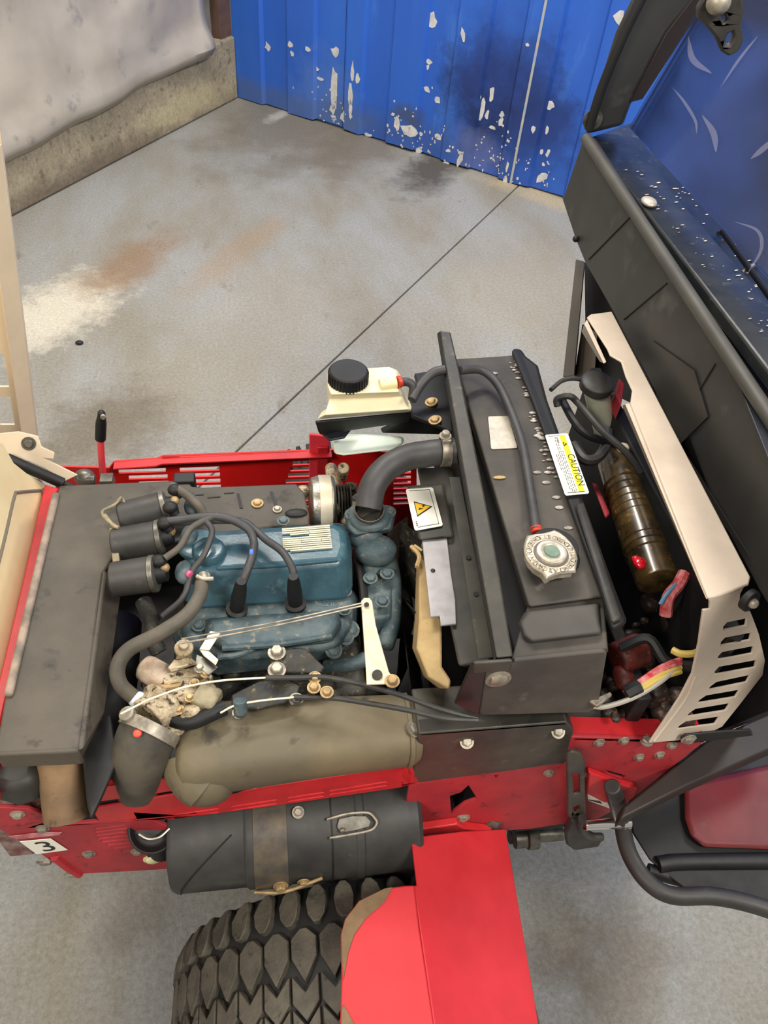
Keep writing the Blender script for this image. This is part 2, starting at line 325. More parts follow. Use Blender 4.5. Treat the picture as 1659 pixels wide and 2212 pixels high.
so = sh.modifiers.new('t', 'SOLIDIFY'); so.thickness = .002
sh['label'] = 'pale wrinkled plastic sheeting hung over the left wall above the bare concrete base'; sh['category'] = 'plastic sheet'
p = P(172, 743, 0); t = MB().ell(p + V(0, 0, .006), (.014, .01, .007)).build('pebble', None, BLKD, 0); t['label'] = 'small black speck of debris on the concrete floor right of the pale paint stain'; t['category'] = 'debris'

# ================================================================== TRACTOR
T = thing('compact_tractor', 'red compact tractor with open cream hood, blue engine, black radiator and dark cab', 'tractor', (.1, .72, 0))
X1, Y1, Z1 = V(1, 0, 0), V(0, 1, 0), V(0, 0, 1)
NY, FY = .415, 1.03
def pn(*p): return px(lambda x, y: PY(x, y, NY), *p)
def pf(*p): return px(lambda x, y: PY(x, y, FY), *p)
def z(h, *p): return px(lambda x, y: P(x, y, h), *p)
def part(name, mb, m=None, bevel=.0015, label=None, **k): return mb.build(name, T, m, bevel, label, **k)

# chassis under the engine bay
ch = part('chassis_frame', MB().mm((-.31, .475, .40), (.6, .50, .56)).mm((-.31, FY - .05, .38), (.6, FY - .012, .50)).mm((-.31, .475, .38), (.62, FY - .012, .40)).mm((-.33, .475, .38), (-.305, FY - .012, .62)), BLKD, .004)
part('rear_axle', MB().cyl((.09, .37, .28), (.09, 1.08, .28), .05).mm((.0, .5, .2), (.2, .95, .38)), BLKD, .006)

# ---- near side panel
q = pn((197, 1747), (396, 1713), (414, 1727), (440, 1733), (470, 1733), (505, 1715), (560, 1702), (880, 1655), (906, 1690), (862, 1702), (600, 1740), (372, 1770), (216, 1777))
slots = []
for a, b in (((376, 1764), (472, 1750)), ((500, 1746), (598, 1731)), ((622, 1727), (700, 1715)), ((712, 1712), (836, 1692))):
    for k in (-1, 1):
        slots.append(pn((a[0], a[1] + 4 * k - 1.6), (b[0], b[1] + 4 * k - 1.6), (b[0], b[1] + 4 * k + 1.6), (a[0], a[1] + 4 * k + 1.6)))
sp = part('near_side_panel', MB().prism(q, (0, .003, 0), slots).prism(pn((868, 1660), (882, 1638), (906, 1690), (866, 1700)), (0, .003, 0)), RED, .0008, label='red side panel with pairs of thin vent slots')
MB().prism(pn((190, 1706), (194, 1700), (372, 1681), (384, 1684), (401, 1705), (195, 1735)), (0, .003, 0)).prism([a + V(0, 0, 0) for a in pn((190, 1706), (194, 1700), (372, 1681), (376, 1682))], (0, .018, 0)).build('top_flange', sp, RED, .0015)
qa = pn((884, 1694), (1222, 1646), (1232, 1592), (1526, 1599), (1345, 1742), (1292, 1768), (1230, 1778), (1150, 1790), (1060, 1797), (985, 1802), (940, 1793), (900, 1800), (868, 1795))
fp = part('front_side_plate', MB().prism(qa, (0, .005, 0), [pn((972, 1720), (996, 1712), (1012, 1697), (1031, 1726), (1004, 1736), (975, 1758)), pn((1066, 1676), (1078, 1673), (1072, 1682)), pn((1308, 1664), (1352, 1676), (1345, 1682), (1316, 1673))]), REDD, .001, label='red side plate with bolts and cut-outs')
MB().prism(pn((1240, 1594), (1526, 1599), (1520, 1604), (1238, 1602)), (0, .03, 0)).build('edge_flange', fp, RED, .001)
MB().prism(pn((866, 1780), (985, 1763), (1000, 1772), (1060, 1780), (1060, 1798), (985, 1803), (940, 1794), (900, 1801), (864, 1796)), (0, -.012, 0)).build('lower_flange', fp, RED, .002)
MB().prism(pn((1268, 1654), (1330, 1678), (1372, 1690), (1362, 1712), (1300, 1720), (1262, 1700)), (0, -.010, 0)).build('step_pad', fp, RED, .002)
bolts(fp, pn((1185, 1668), (1294, 1602), (1347, 1598), (1380, 1634), (1424, 1629), (1451, 1608), (1348, 1704), (1273, 1672)), -Y1, .0052)
bolts(fp, pn((1000, 1765)), V(0, -1, .2), .007, STEEL); bolts(fp, pn((1062, 1780)), V(0, -1, .3), .011, DSTEEL)
MB().prism([p + V(0, .004, 0) for p in pn((196, 1728), (404, 1696), (410, 1720), (198, 1752))], (0, .002, 0)).build('painted_shadow_strip', sp, BLKD, 0)  # black strip standing in for the shade inside the slit under the flange
# see-through from the inside is closed by the dark inner box
part('inner_bracket', MB().prism(pn((905, 1585), (1225, 1560), (1240, 1578), (1222, 1650), (888, 1694), (896, 1640)), (0, .02, 0)).prism(pn((905, 1585), (1225, 1560), (1225, 1566), (905, 1591)), (0, .06, 0)), BRACK, .002, label='glossy black painted steel bracket reflecting red')
bb = bpy.data.objects['inner_bracket']
bolts(bb, pn((1008, 1602), (1205, 1580)), V(0, -.6, 1), .006)
MB().prism(z(.74, (905, 1570), (1300, 1530), (1310, 1572), (915, 1612)), (0, 0, -.004)).build('ledge', bb, BRACK, .001)
bolts(bb, z(.745, (1060, 1556), (1096, 1556)), Z1, .007); bolts(bb, z(.742, (1396, 1600)), Z1, .006)
MB().prism(z(.742, (930, 1608), (985, 1598), (985, 1602), (931, 1612)), (0, 0, .001)).build('slot', bb, BLKD, 0)

# ---- rear lower panel with number label
NR = PY(180, 1820, NY)
q = pn((0, 1745), (60, 1748), (100, 1762), (112, 1785), (205, 1776), (330, 1772), (395, 1800), (392, 1876), (250, 1884), (155, 1889), (80, 1840), (0, 1792), (-60, 1760), (-60, 1740))
slots = []
for i, (x0, x1, yy) in enumerate(((205, 268, 1778), (205, 274, 1785), (207, 280, 1792), (210, 290, 1799), (218, 300, 1806), (230, 308, 1813), (242, 314, 1820), (262, 318, 1827))):
    slots.append(pn((x0, yy + 11), (x1, yy + 2), (x1 + 2, yy + 4.8), (x0 + 2, yy + 13.8)))
rp = part('rear_side_panel', MB().prism(q, (0, .005, 0), slots), REDD, .001, label='dark red lower side panel with vent slots and a number label')
bolts(rp, pn((192, 1843), (296, 1838), (92, 1788), (38, 1758)), -Y1, .006)
bolts(rp, pn((98, 1860), (156, 1886)), V(0, -1, -.2), .008); bolts(rp, pn((330, 1855)), -Y1, .009, mat('pale_yellow_cap', srgb(225, 222, 170), None, .5), 'cap')
LQ = px(lambda x, y: PY(x, y, NY - .001), (43, 1817), (110, 1811), (146, 1835), (79, 1844))
lab = MB().mat(WHITE).prism(LQ, (0, -.0008, 0))
lu, lv_ = LQ[2] - LQ[3], LQ[0] - LQ[3]
lab.mat(INK).text('3', LQ[3] + lu * .26 + lv_ * .14 + V(0, -.0012, 0), lu, lv_, lv_.length * 1.0, -Y1)
lab.build('number_label', rp, None, 0, label='white label with a black number 3')
MB().prism(px(lambda x, y: PY(x, y, NY - .001), (18, 1806), (95, 1797), (134, 1797), (128, 1803), (36, 1812)), (0, -.0006, 0)).build('label_strip', rp, mat('faded_pink_label', srgb(206, 150, 150), srgb(180, 90, 96), .5, scale=60), 0, label='faded pink white strip')
MB().tube(pn((118, 1850), (146, 1872), (172, 1888)), .006, 8).build('edge_fold', rp, REDD, 0)

# ---- far side panel with slot groups
q = pf((120, 1008), (236, 1011), (246, 998), (338, 992), (352, 986), (716, 972), (760, 968), (900, 985), (900, 1240), (700, 1240), (120, 1120))
slots = []
def slotrow(x0, x1, y, h=4.3, k=-.035): slots.append(pf((x0, y - h), (x1, y - h + k * (x1 - x0)), (x1, y + h + k * (x1 - x0)), (x0, y + h)))
for i, (x0, x1) in enumerate(((256, 358), (278, 362), (300, 364), (318, 366))): slotrow(x0, x1, 1019 + i * 13)
for i in range(4): slotrow(388 + 2 * i, 474 + 1 * i, 1015 + i * 13)
for i in range(12): slotrow(632 - 5 * i if i < 4 else 612 + 9 * (i - 4), 668 if i < 6 else 720, 1001 + i * 13 - (.0), 4.4)
for i in range(8): slotrow(850, 888, 1010 + i * 11, 3)
fsp = part('far_side_panel', MB().prism(q, (0, .004, 0), slots), mat('bright_red_paint', srgb(212, 24, 22), srgb(200, 20, 20), .4, scale=20), .0008, label='bright red far side panel with rows of vent slots')
q2 = pf((246, 998), (338, 992), (352, 986), (716, 972))
MB().prism([q2[0], q2[1], q2[2], q2[3], q2[3] + V(0, -.018, 0), q2[2] + V(0, -.018, 0), q2[1] + V(0, -.018, 0), q2[0] + V(0, -.018, 0)], (0, 0, -.003)).build('top_flange', fsp, RED, .001)
MB().prism([p + V(0, -.004, .0) for p in pf((668, 935), (712, 940), (712, 1010), (742, 1010), (742, 1090), (668, 1090))], (0, .006, 0)).build('hinge_post', fsp, mat('light_red_paint', srgb(232, 62, 76), srgb(222, 54, 66), .45), .002)

# ---- lever at the rear
lv = part('lever', MB().tube(px(lambda x, y: PY(x, y, .98), (224, 1044), (219, 985), (217, 940)), .0055, 10, 4).mat(RED), mat('faded_red_rod', srgb(232, 70, 78), None, .45), 0, label='thin red lever rod with a black grip')
MB().tube(px(lambda x, y: PY(x, y, .98), (217, 948), (218, 920), (220, 892)), lambda t: .0085 * (1 - .35 * max(0, t - .6) / .4), 14, 4).ell(PY(219, 893, .98), (.0058, .0058, .0058)).build('grip', lv, BLKD, 0)
MB().cyl(PY(220, 913, .955) + V(0, .016, 0), PY(220, 913, .955) + V(0, .012, 0), .004).build('grip_screw', lv, STEEL, 0)
part('lever_pivot', MB().ell(P(182, 1030, .75), (.016, .014, .012)).cyl(P(168, 1036, .75), P(206, 1036, .75), .008).box(P(232, 1040, .74), (.02, .02, .02)), DSTEEL, .001)

# ---- hood tipped open at the left
H1 = V(0, -1, 0)
def ph(x, y): return PY(x, y, 1.05)
hd = part('open_hood', MB().prism(px(ph, (-300, -200), (-28, 60), (4, 310), (82, 940), (70, 950), (-60, 935), (-300, 935)), (0, .004, 0), [px(ph, (-20, 764), (8, 764), (20, 836), (-20, 836)), px(ph, (-8, 857), (22, 857), (32, 918), (0, 918)), px(ph, (-60, 764), (-30, 764), (-26, 836), (-60, 836))]), CREAM, .002, label='cream hood side panel with vent slots, standing open')
e0 = px(ph, (4, 310), (82, 940))
MB().prism([e0[0], e0[1], e0[1] + V(-.02, -.02, 0), e0[0] + V(-.02, -.02, 0)], (0, -.004, 0)).build('edge_return', hd, CREAM, .001)
hn = V(1, 0, .35).normalized(); ho = P(100, 1060, .77)
def pi(x, y): return PN(x, y, ho, hn)
MB().prism(px(pi, (105, 1050), (88, 1040), (60, 1024), (30, 1000), (8, 960), (-60, 930), (-420, 930), (-420, 1900), (-120, 1900), (-20, 1560)), hn * -.004).build('inner_face', hd, YCREAM, .001, label='cream inner face')
MB().tube(px(pi, (88, 1060), (40, 1064), (30, 1074), (10, 1160), (-30, 1320), (-60, 1460)), .0028, 6, 6).build('gasket_groove', hd, mat('grey_line', srgb(116, 108, 92), None, .7), 0)
hq = [V(ho.x - .13 - .35 * (zz - .77), yy_, zz) for zz, yy_ in ((.80, 1.045), (.80, .30), (1.25, .30), (1.25, 1.045))]
MB().prism(hq, hn * -.004).build('hood_skin', hd, YCREAM, .001)
br = MB()
hb = V(0.2, -1, .6).normalized(); hbo = P(80, 985, .82)
def pb(x, y): return PN(x, y, hbo, hb)
br.prism(px(pb, (-40, 940), (40, 932), (82, 942), (90, 965), (118, 978), (116, 992), (96, 990), (136, 1010), (168, 1026), (140, 1040), (96, 1012), (60, 996), (40, 1010), (8, 975), (-40, 960)), hb * -.004)
hbk = br.build('hinge_bracket', hd, CREAM, .001)
br = MB().prism(px(pb, (-40, 975), (8, 985), (20, 1010), (50, 1032), (86, 1036), (92, 1050), (20, 1046), (-40, 1040)), hb * -.02).build('hinge_arm', hd, CREAM, .004)
bolts(hbk, px(pb, (62, 958)), hb, .007, DSTEEL)
part('gas_strut', MB().cyl(P(14, 990, .83), P(136, 1044, .78), .0085).cyl(P(136, 1044, .78), P(160, 1054, .775), .005), BLKD, .001, label='black gas strut')
# red rear edge
q = z(.79, (96, 1046), (126, 1054), (112, 1080), (28, 1440), (-30, 1700), (-60, 1700), (-10, 1500), (50, 1250))
part('rear_frame_edge', MB().prism(q, (0, 0, -.05)), RED, .002, label='red rear frame edge')

# ---- grey heat shield
q = z(.84, (128, 1048), (405, 1036), (415, 1050), (440, 1052), (640, 1044), (658, 1064), (668, 1110), (668, 1132), (560, 1140), (380, 1170), (245, 1200), (222, 1240), (210, 1320), (196, 1440), (170, 1618), (-12, 1628), (30, 1400))
hs = part('heat_shield', MB().prism(q, (0, 0, -.006)).prism(z(.84, (-12, 1622), (170, 1612), (170, 1624), (-12, 1632)), (0, 0, -.03)), GREYS, .004, label='dusty grey sheet metal heat shield')
MB().loft([z(.84, (222, 1230), (228, 1240), (180, 1620), (166, 1620)), [p for p in z(.80, (262, 1180), (268, 1240), (226, 1540), (176, 1640))]]).build('shield_flange', hs, GREYS, .002)
MB().prism(z(.846, (112, 1062), (128, 1062), (26, 1500), (6, 1500)), (0, 0, -.008)).build('raised_edge', hs, mat('scuffed_edge', srgb(150, 132, 116), srgb(104, 94, 84), .6, scale=40), .003)
MB().box(P(400, 1046, .83), (.03, .02, .03)).build('notch_tab', hs, BLKD, .002)
for a, b in (((514, 1066), (521, 1098)), ((586, 1062), (598, 1096))):
    MB().prism(z(.8405, (a[0] - 3, a[1]), (a[0] + 3, a[1]), (b[0] + 4, b[1]), (b[0] - 3, b[1])), (0, 0, .0006)).build('slot', hs, BLKD, 0)
for a in ((416, 1070, 440, 1068), (448, 1075, 476, 1073), (484, 1066, 506, 1064)): MB().prism(z(.8405, (a[0], a[1] - 1), (a[2], a[3] - 1), (a[2], a[3] + 1), (a[0], a[1] + 1)), (0, 0, .0006)).build('slit', hs, BLKD, 0)
bolts(hs, z(.841, (556, 1088)), Z1, .006, BRASS); bolts(hs, z(.841, (599, 1101)), Z1, .0045, STEEL)
MB().ell(P(640, 1108, .842), (.016, .008, .004), nu=12).build('oil_spot', hs, BLKD, 0)
MB().loft([z(.78, (176, 1622), (205, 1560), (240, 1540), (258, 1640), (196, 1772), (186, 1720)), z(.70, (180, 1640), (215, 1580), (245, 1580), (250, 1660), (200, 1772), (188, 1740))]).build('side_baffle', hs, BLKD, .003)
MB().prism(z(.76, (-40, 1622), (84, 1622), (76, 1690), (20, 1706), (-40, 1690)), (0, 0, -.05)).build('rear_baffle', hs, BLACK, .01)

# muffler outlet pipe
c0, c1 = P(126, 1610, .76), P(146, 1764, .70)
ep = part('exhaust_pipe', MB().lathe(c0, c1 - c0, [(0, .0255), ((c1 - c0).length, .0265), ((c1 - c0).length, .022), (.02, .022)], 28), RUST, 0, label='tan rusted exhaust outlet pipe')
part('hitch_parts', MB().cyl(P(10, 1700, .66), P(40, 1745, .64), .012).cyl(P(70, 1690, .65), P(60, 1760, .62), .010).cyl(P(40, 1690, .65), P(90, 1740, .64), .007).mm((-.36, .42, .55), (-.33, .5, .66)), mat('pale_link', srgb(150, 130, 122), srgb(110, 60, 58), .5, scale=50), .001, label='worn pale linkage pieces')

# ---- engine
eb = part('engine_block', MB().mm((-.11, .50, .34), (.11, .74, .76)).mm((-.14, .56, .34), (-.1, .70, .74)).mm((.10, .52, .40), (.14, .70, .72)), GRIME, .01, label='grimy engine block')
vc = MB().loft([z(.815, (398, 1172), (420, 1158), (742, 1128), (762, 1150), (764, 1280), (752, 1300), (410, 1322), (395, 1300)),
                z(.862, (408, 1164), (425, 1150), (725, 1132), (744, 1146), (748, 1180), (738, 1212), (470, 1232), (404, 1236))])
vco = part('valve_cover', vc, BLUE, .008, seg=3, label='blue valve cover with a worn white label')
MB().lathe(P(452, 1198, .86), Z1, [(0, .022), (.010, .021), (.014, .018), (.015, .006)], 26).build('oil_cap', vco, BLUE, .001)
MB().lathe(P(428, 1180, .858), Z1, [(0, .026), (.006, .025), (.008, .02)], 26).build('filler_boss', vco, BLUE, .001)
bolts(vco, [P(728, 1236, .838)], V(0, -.6, 1), .0085, BRASS, h=.008)
bolts(vco, z(.842, (568, 1162)), Z1, .0075, mat('white_painted_nut', srgb(240, 236, 226), None, .4), 'nut', .008)
bolts(vco, z(.856, (612, 1126), (470, 1170)), Z1, .006, BLUED)
# worn label: rows of pale broken strips
lb = MB().mat(SILV); L0_, L1_, L2_ = P(609, 1142, .8645), P(712, 1134, .8645), P(612, 1194, .8645)
lx, ly = L1_ - L0_, L2_ - L0_
rows = 12
for i in range(rows):
    x = 0.0 if i not in (3, 4) else (.16 if i == 3 else .55)
    if i == 11: x = .14
    while x < .99:
        wd_ = random.uniform(.35, 1.0) if i not in (0, 1, 8) else 1; e1 = min(1, x + wd_)
        if i in (3, 4) and .48 < x < .55: x = .62; continue
        y0, y1 = (i + .06) / rows, (i + random.uniform(.58, .78)) / rows
        lb.prism([L0_ + lx * x + ly * y0, L0_ + lx * e1 + ly * y0, L0_ + lx * e1 + ly * y1, L0_ + lx * x + ly * y1], (0, 0, .0006)); x = e1 + random.uniform(.006, .016)
lb.build('worn_label', vco, mat('old_label_print', srgb(226, 214, 180), srgb(206, 192, 158), .5, scale=120), 0, label='worn cream label with rows of flaking print')
# cylinder head with flange, spark plug wells
hdm = MB().loft([z(.77, (404, 1310), (440, 1290), (764, 1268), (780, 1300), (770, 1370), (735, 1418), (640, 1445), (470, 1465), (400, 1440), (370, 1385)),
                 z(.815, (412, 1300), (440, 1290), (752, 1272), (762, 1290), (756, 1352), (728, 1395), (640, 1410), (480, 1420), (400, 1385), (396, 1320))])
hdo = part('cylinder_head', hdm, BLUED, .008, seg=3, label='dusty blue cylinder head')
MB().mat(BLUED).loft([z(.816, (440, 1334), (735, 1316), (742, 1350), (715, 1392), (480, 1412), (438, 1376)), z(.832, (455, 1340), (722, 1322), (728, 1350), (705, 1380), (490, 1400), (450, 1372))]).build('intake_port_cover', hdo, BLUED, .006, seg=3)
MB().tube(z(.834, (480, 1400), (600, 1392), (716, 1374)), .004, 8).tube(z(.828, (470, 1420), (520, 1412), (590, 1378)), .004, 8).build('casting_rib', hdo, BLUED, 0)
MB().tube(z(.862, (470, 1228), (600, 1222), (730, 1210)), .0025, 8).build('edge_bead', vco, BLUE, 0)
for x in (540, 585, 660): MB().tube(z(.817, (x, 1296), (x + 34, 1293)), .003, 6, 3).build('casting_rib', hdo, BLUED, 0)
bolts(hdo, z(.818, (425, 1300), (480, 1292), (560, 1286), (610, 1284), (690, 1276), (745, 1278), (744, 1318), (430, 1352), (492, 1358), (528, 1352), (590, 1350)), Z1, .0065, BLUED)
tm = MB()
for dx, dy, s_ in ((0, 0, 'HF'), (-4, 16, 'OHV')):
    pass
tm.text('LHF', P(694, 1310, .8155), X1, Y1, .012, Z1).build('cast_letters', hdo, BLUE, 0, label='raised cast letters')
bolts(hdo, z(.80, (746, 1375), (720, 1404), (758, 1360)), V(.3, -.5, 1), .008, BLUED)
# plug leads and boots
def lead(name, pts, r=.0042, m=RUB, lab=None): return part(name, MB().tube([P(*p) for p in pts], r, 10, 8), m, 0, lab)
for (bx, by, tx, ty) in ((512, 1312, 520, 1262), (638, 1300, 634, 1252)):
    b0, b1 = P(bx, by, .83), P(tx, ty, .878)
    bo = part('spark_plug_boot', MB().lathe(b0 - (b1 - b0) * .15, b1 - b0, [(0, .014), (.005, .014), (.007, .0095), (.03, .0095), (.05, .008), (.062, .006)], 16), BLKD, 0, 'black rubber spark plug boot')
l1 = lead('ignition_lead', [(520, 1268, .872), (534, 1232, .885), (545, 1200, .888), (548, 1168, .886), (530, 1138, .892), (470, 1116, .90), (362, 1126, .895)], .0055)
l2 = lead('ignition_lead', [(634, 1258, .872), (632, 1230, .885), (610, 1192, .89), (575, 1166, .885), (552, 1146, .885), (520, 1126, .89), (440, 1124, .895), (360, 1130, .89)], .005)
l3 = lead('ignition_lead', [(446, 1126, .90), (458, 1150, .895), (440, 1200, .882), (414, 1236, .87), (396, 1290, .855), (352, 1330, .83)], .004)
l4 = lead('ignition_lead', [(356, 1206, .89), (390, 1180, .895), (415, 1140, .90), (470, 1112, .90)], .0045, DSTEEL)
l4.data.materials[0] = RUBT
for (x, y, m_) in ((543, 1196, mat('blue_tape', srgb(70, 110, 200), None, .5)),): MB().cyl(P(x - 4, y, .889), P(x + 5, y, .889), .006).build('tape_band', l1, m_, .001)
MB().cyl(P(406, 1238, .873), P(412, 1242, .873), .0045).build('tape_band', l3, mat('pink_tape', srgb(220, 90, 130), None, .5), .001)

# ignition coils
for i, (x0, y0, x1, y1) in enumerate(((262, 1120, 350, 1098), (248, 1178, 340, 1162), (246, 1252, 326, 1240))):
    a, b = P(x0, y0, .862), P(x1, y1, .868)
    co = part('ignition_coil', MB().lathe(a, b - a, [(-.002, .018), (0, .022), ((b - a).length, .0225)], 24), BLACK, .001, label='black cylindrical ignition coil')
    MB().lathe(b, b - a, [(0, .0235), (.006, .0235), (.008, .020)], 24).build('coil_rim', co, DSTEEL, .0006)
    MB().lathe(b, b - a, [(.006, .015), (.016, .012), (.02, .012)], 18).build('coil_tower', co, BLKD, .001)
    e_ = b + (b - a).normalized() * .018 + V(0, 0, .008)
    MB().ell(e_, (.0065, .0065, .0065), nu=10, nv=6).build('terminal', co, BRASS, 0)
    MB().ell(e_ + V(.022, .003, -.014), (.012, .018, .01), nu=12, nv=8).build('coil_bracket', co, BLUED, 0)
part('coil_clamp', MB().tube(z(.885, (262, 1074), (248, 1090), (222, 1104), (228, 1120), (252, 1138)), .0022, 8).tube(z(.882, (262, 1074), (272, 1090)), .002, 8).prism(z(.87, (236, 1140), (252, 1140), (258, 1212), (244, 1222)), (0, 0, -.01)).tube(z(.885, (226, 1112), (244, 1134), (256, 1140)), .0025, 8), mat('pale_wire', srgb(150, 138, 104), srgb(110, 100, 80), .6, scale=60), .001, label='pale metal coil clamp and loose wire')
for p in ((378, 1058, .885), (368, 1096, .893), (356, 1130, .893), (344, 1212, .885)): part('lead_end', MB().ell(P(*p), (.010, .009, .008), nu=12, nv=8).cyl(P(*p), P(p[0] + 12, p[1] + 16, p[2] - .01), .006), BLKD, 0)
lead('breather_pipe', [(372, 1050, .885), (400, 1066, .885), (425, 1088, .88), (438, 1106, .87)], .0065, RUBT)

# breather hose curling down to the carburettor
fh = part('fuel_hose', MB().tube([P(*p) for p in ((437, 1258, .862), (430, 1290, .868), (402, 1330, .87), (345, 1368, .865), (280, 1402, .855), (255, 1438, .845), (260, 1478, .83), (296, 1512, .81))], .0088, 14, 8), RUBT, 0, label='dusty rubber fuel hose curling round the engine')
MB().cyl(P(442, 1240, .864), P(438, 1262, .862), .0075).build('hose_end', fh, SILV, .001)
MB().tube(z(.872, (424, 1244), (440, 1250), (462, 1250)), .003, 8).cyl(P(440, 1238, .87), P(442, 1254, .87), .005).build('spring_clamp', fh, STEEL, .001)
MB().ell(P(298, 1512, .812), (.011, .010, .010)).build('pale_fitting', fh, mat('pale_blue_fitting', srgb(206, 214, 222), None, .4), 0)
lead('small_hose', [(310, 1300, .80), (330, 1345, .80), (330, 1380, .79), (345, 1410, .78)], .011, GRIME)

# ---- regulator / carburettor cluster
cb = part('carburettor', MB().box(P(398, 1488, .80), (.060, .040, .028), (V(.9, -.3, 0).normalized(), V(.3, .9, 0).normalized(), Z1)).lathe(P(386, 1494, .80), V(-.5, -.6, .12), [(0, .024), (.02, .024), (.022, .030), (.030, .030), (.034, .024), (.05, .026)], 24).box(P(350, 1530, .79), (.05, .03, .02), (V(.8, -.5, 0).normalized(), V(.5, .8, 0).normalized(), Z1)), TANM, .003, label='dirty cast metal carburettor')
MB().lathe(P(312, 1442, .815), P(372, 1474, .812) - P(312, 1442, .815), [(-.004, .010), (-.001, .015), (.006, .0165), (.03, .016), (.036, .0135), (.044, .0135)], 24).build('solenoid', cb, mat('pinkish_tan_metal', srgb(196, 176, 156), srgb(160, 138, 114), .5, .1, scale=60), .001, label='pale round solenoid')
MB().box(P(446, 1508, .818), (.030, .028, .018), (V(.9, -.45, 0).normalized(), V(.45, .9, 0).normalized(), Z1)).build('square_cover', cb, mat('grey_tan_cover', srgb(150, 140, 112), srgb(116, 108, 86), .6, scale=60, bump=.4, bscale=150), .004)
MB().box(P(395, 1462, .82), (.046, .014, .012), (V(.96, .2, 0).normalized(), V(-.2, .96, 0).normalized(), Z1)).build('cross_shaft_arm', cb, TANM, .002)
MB().lathe(P(402, 1492, .816), V(.1, -.1, 1), [(0, .017), (.006, .017), (.009, .013), (.011, .006)], 24).build('diaphragm_cap', cb, TANM, .001)
MB().lathe(P(370, 1512, .812), Z1, [(0, .013), (.006, .013), (.008, .008)], 20).build('jet_cover', cb, TANM, .001)
MB().ell(P(346, 1530, .812), (.018, .010, .008), e=.8).build('pale_casting', cb, mat('pink_grey_casting', srgb(204, 186, 170), srgb(160, 142, 124), .5, scale=70), 0)
MB().tube([P(*p) for p in ((330, 1500, .81), (345, 1488, .825), (372, 1484, .826), (400, 1478, .822))], .0045, 8).build('fuel_line', cb, BRASS, 0)
for p, r_, m_ in (((432, 1444, .835), .0045, STEEL), ((444, 1456, .832), .004, BRASS), ((366, 1486, .825), .004, BRASS), ((410, 1508, .825), .004, BRASS), ((386, 1534, .815), .0045, BRASS), ((426, 1534, .812), .0045, BRASS), ((352, 1512, .82), .004, STEEL), ((380, 1572, .80), .008, TANM), ((420, 1476, .828), .004, BRASS), ((338, 1552, .80), .005, BRASS)): MB().hexbolt(P(*p), Z1, r_, .005).build('screw', cb, m_, 0)
MB().prism(z(.842, (362, 1442), (376, 1424), (412, 1420), (426, 1432), (400, 1440), (370, 1450)), (0, 0, -.003)).tube(z(.845, (366, 1444), (392, 1440), (422, 1430)), .0016, 6).build('throttle_lever', cb, TANM, .001)
MB().lathe(P(398, 1424, .825), P(397, 1394, .862) - P(398, 1424, .825), [(0, .010), (.012, .007), (.026, .007), (.027, .011), (.032, .011), (.034, .006), (.040, .005)], 16).build('linkage_post', cb, TANM, .001)
MB().prism(z(.838, (424, 1412), (442, 1420), (472, 1440), (450, 1458), (420, 1436)), (0, 0, -.004)).build('grey_plate', cb, DSTEEL, .001)
random.seed(31); mb = MB()
for i in range(70):
    x, y = random.uniform(318, 470), 0; y = random.uniform(1468, 1560) + (x - 400) * -.18; r = random.uniform(.003, .009); t_ = random.uniform(0, 3)
    (mb.box if i % 2 else mb.ell)(P(x, y, random.uniform(.785, .812)), (r * 1.6, r * random.uniform(.8, 1.6), r * 1.4), (V(math.cos(t_), math.sin(t_), 0), V(-math.sin(t_), math.cos(t_), 0), Z1), **({} if i % 2 else dict(nu=8, nv=5)))
mb.build('small_linkage_bits', cb, TANM, 0, kind='stuff')
MB().prism(z(.85, (454, 1362), (477, 1366), (452, 1404), (430, 1402)), (0, 0, -.002)).prism(z(.848, (430, 1402), (452, 1406), (472, 1424), (466, 1436), (440, 1416)), (0, 0, -.002)).build('bent_strip', cb, mat('pale_plated_steel', srgb(226, 214, 182), None, .45, .2), .001, label='pale bent metal strip')
random.seed(11)
mb = MB()
for i in range(46):
    x, y = random.uniform(330, 760), 0; y = random.uniform(1455, 1530) - (x - 330) * .0; r = random.uniform(.006, .016)
    mb.ell(P(x, y, random.uniform(.72, .775)), (r, r * random.uniform(.6, 1), r), nu=9, nv=6, e=.8)
part('governor_parts', mb, GRIME, 0, kind='stuff', label='greasy governor castings and fittings')
part('black_fuel_pipe', MB().tube([P(*p) for p in ((360, 1556, .80), (410, 1560, .81), (450, 1545, .815), (486, 1528, .815))], .009, 12), BLKD, 0)
# intake elbow
ie = part('intake_elbow', MB().tube([P(*p) for p in ((330, 1568, .80), (314, 1596, .79), (303, 1640, .76), (299, 1685, .69))], lambda t: .034 - .001 * t, 28, 8), RUBT, .001, label='dusty black rubber intake elbow')
ax = P(352, 1534, .806) - P(318, 1596, .796); c = P(322, 1578, .80)
MB().lathe(c, ax, [(-.006, .0355), (.008, .0355), (.008, .0345), (-.006, .0345)], 36).build('hose_clamp', ie, STEEL, .0005, label='bright steel hose clamp')
MB().lathe(P(283, 1551, .825), V(-.3, 0, 1), [(0, .0075), (.006, .009), (.012, .009), (.013, .006)], 14).build('clamp_screw', ie, STEEL, .0006)
MB().ell(P(297, 1584, .828), (.005, .005, .003)).build('red_dot', ie, mat('red_paint_dot', srgb(235, 80, 60), None, .5), 0)
part('elbow_bracket', MB().prism(z(.72, (238, 1668), (250, 1678), (246, 1696), (228, 1700)), (0, 0, -.003)), STEEL, .001)
part('inner_black_duct', MB().tube([P(*p) for p in ((250, 1350, .72), (240, 1450, .72), (225, 1560, .71), (205, 1680, .68))], .035, 20), BLKD, 0)

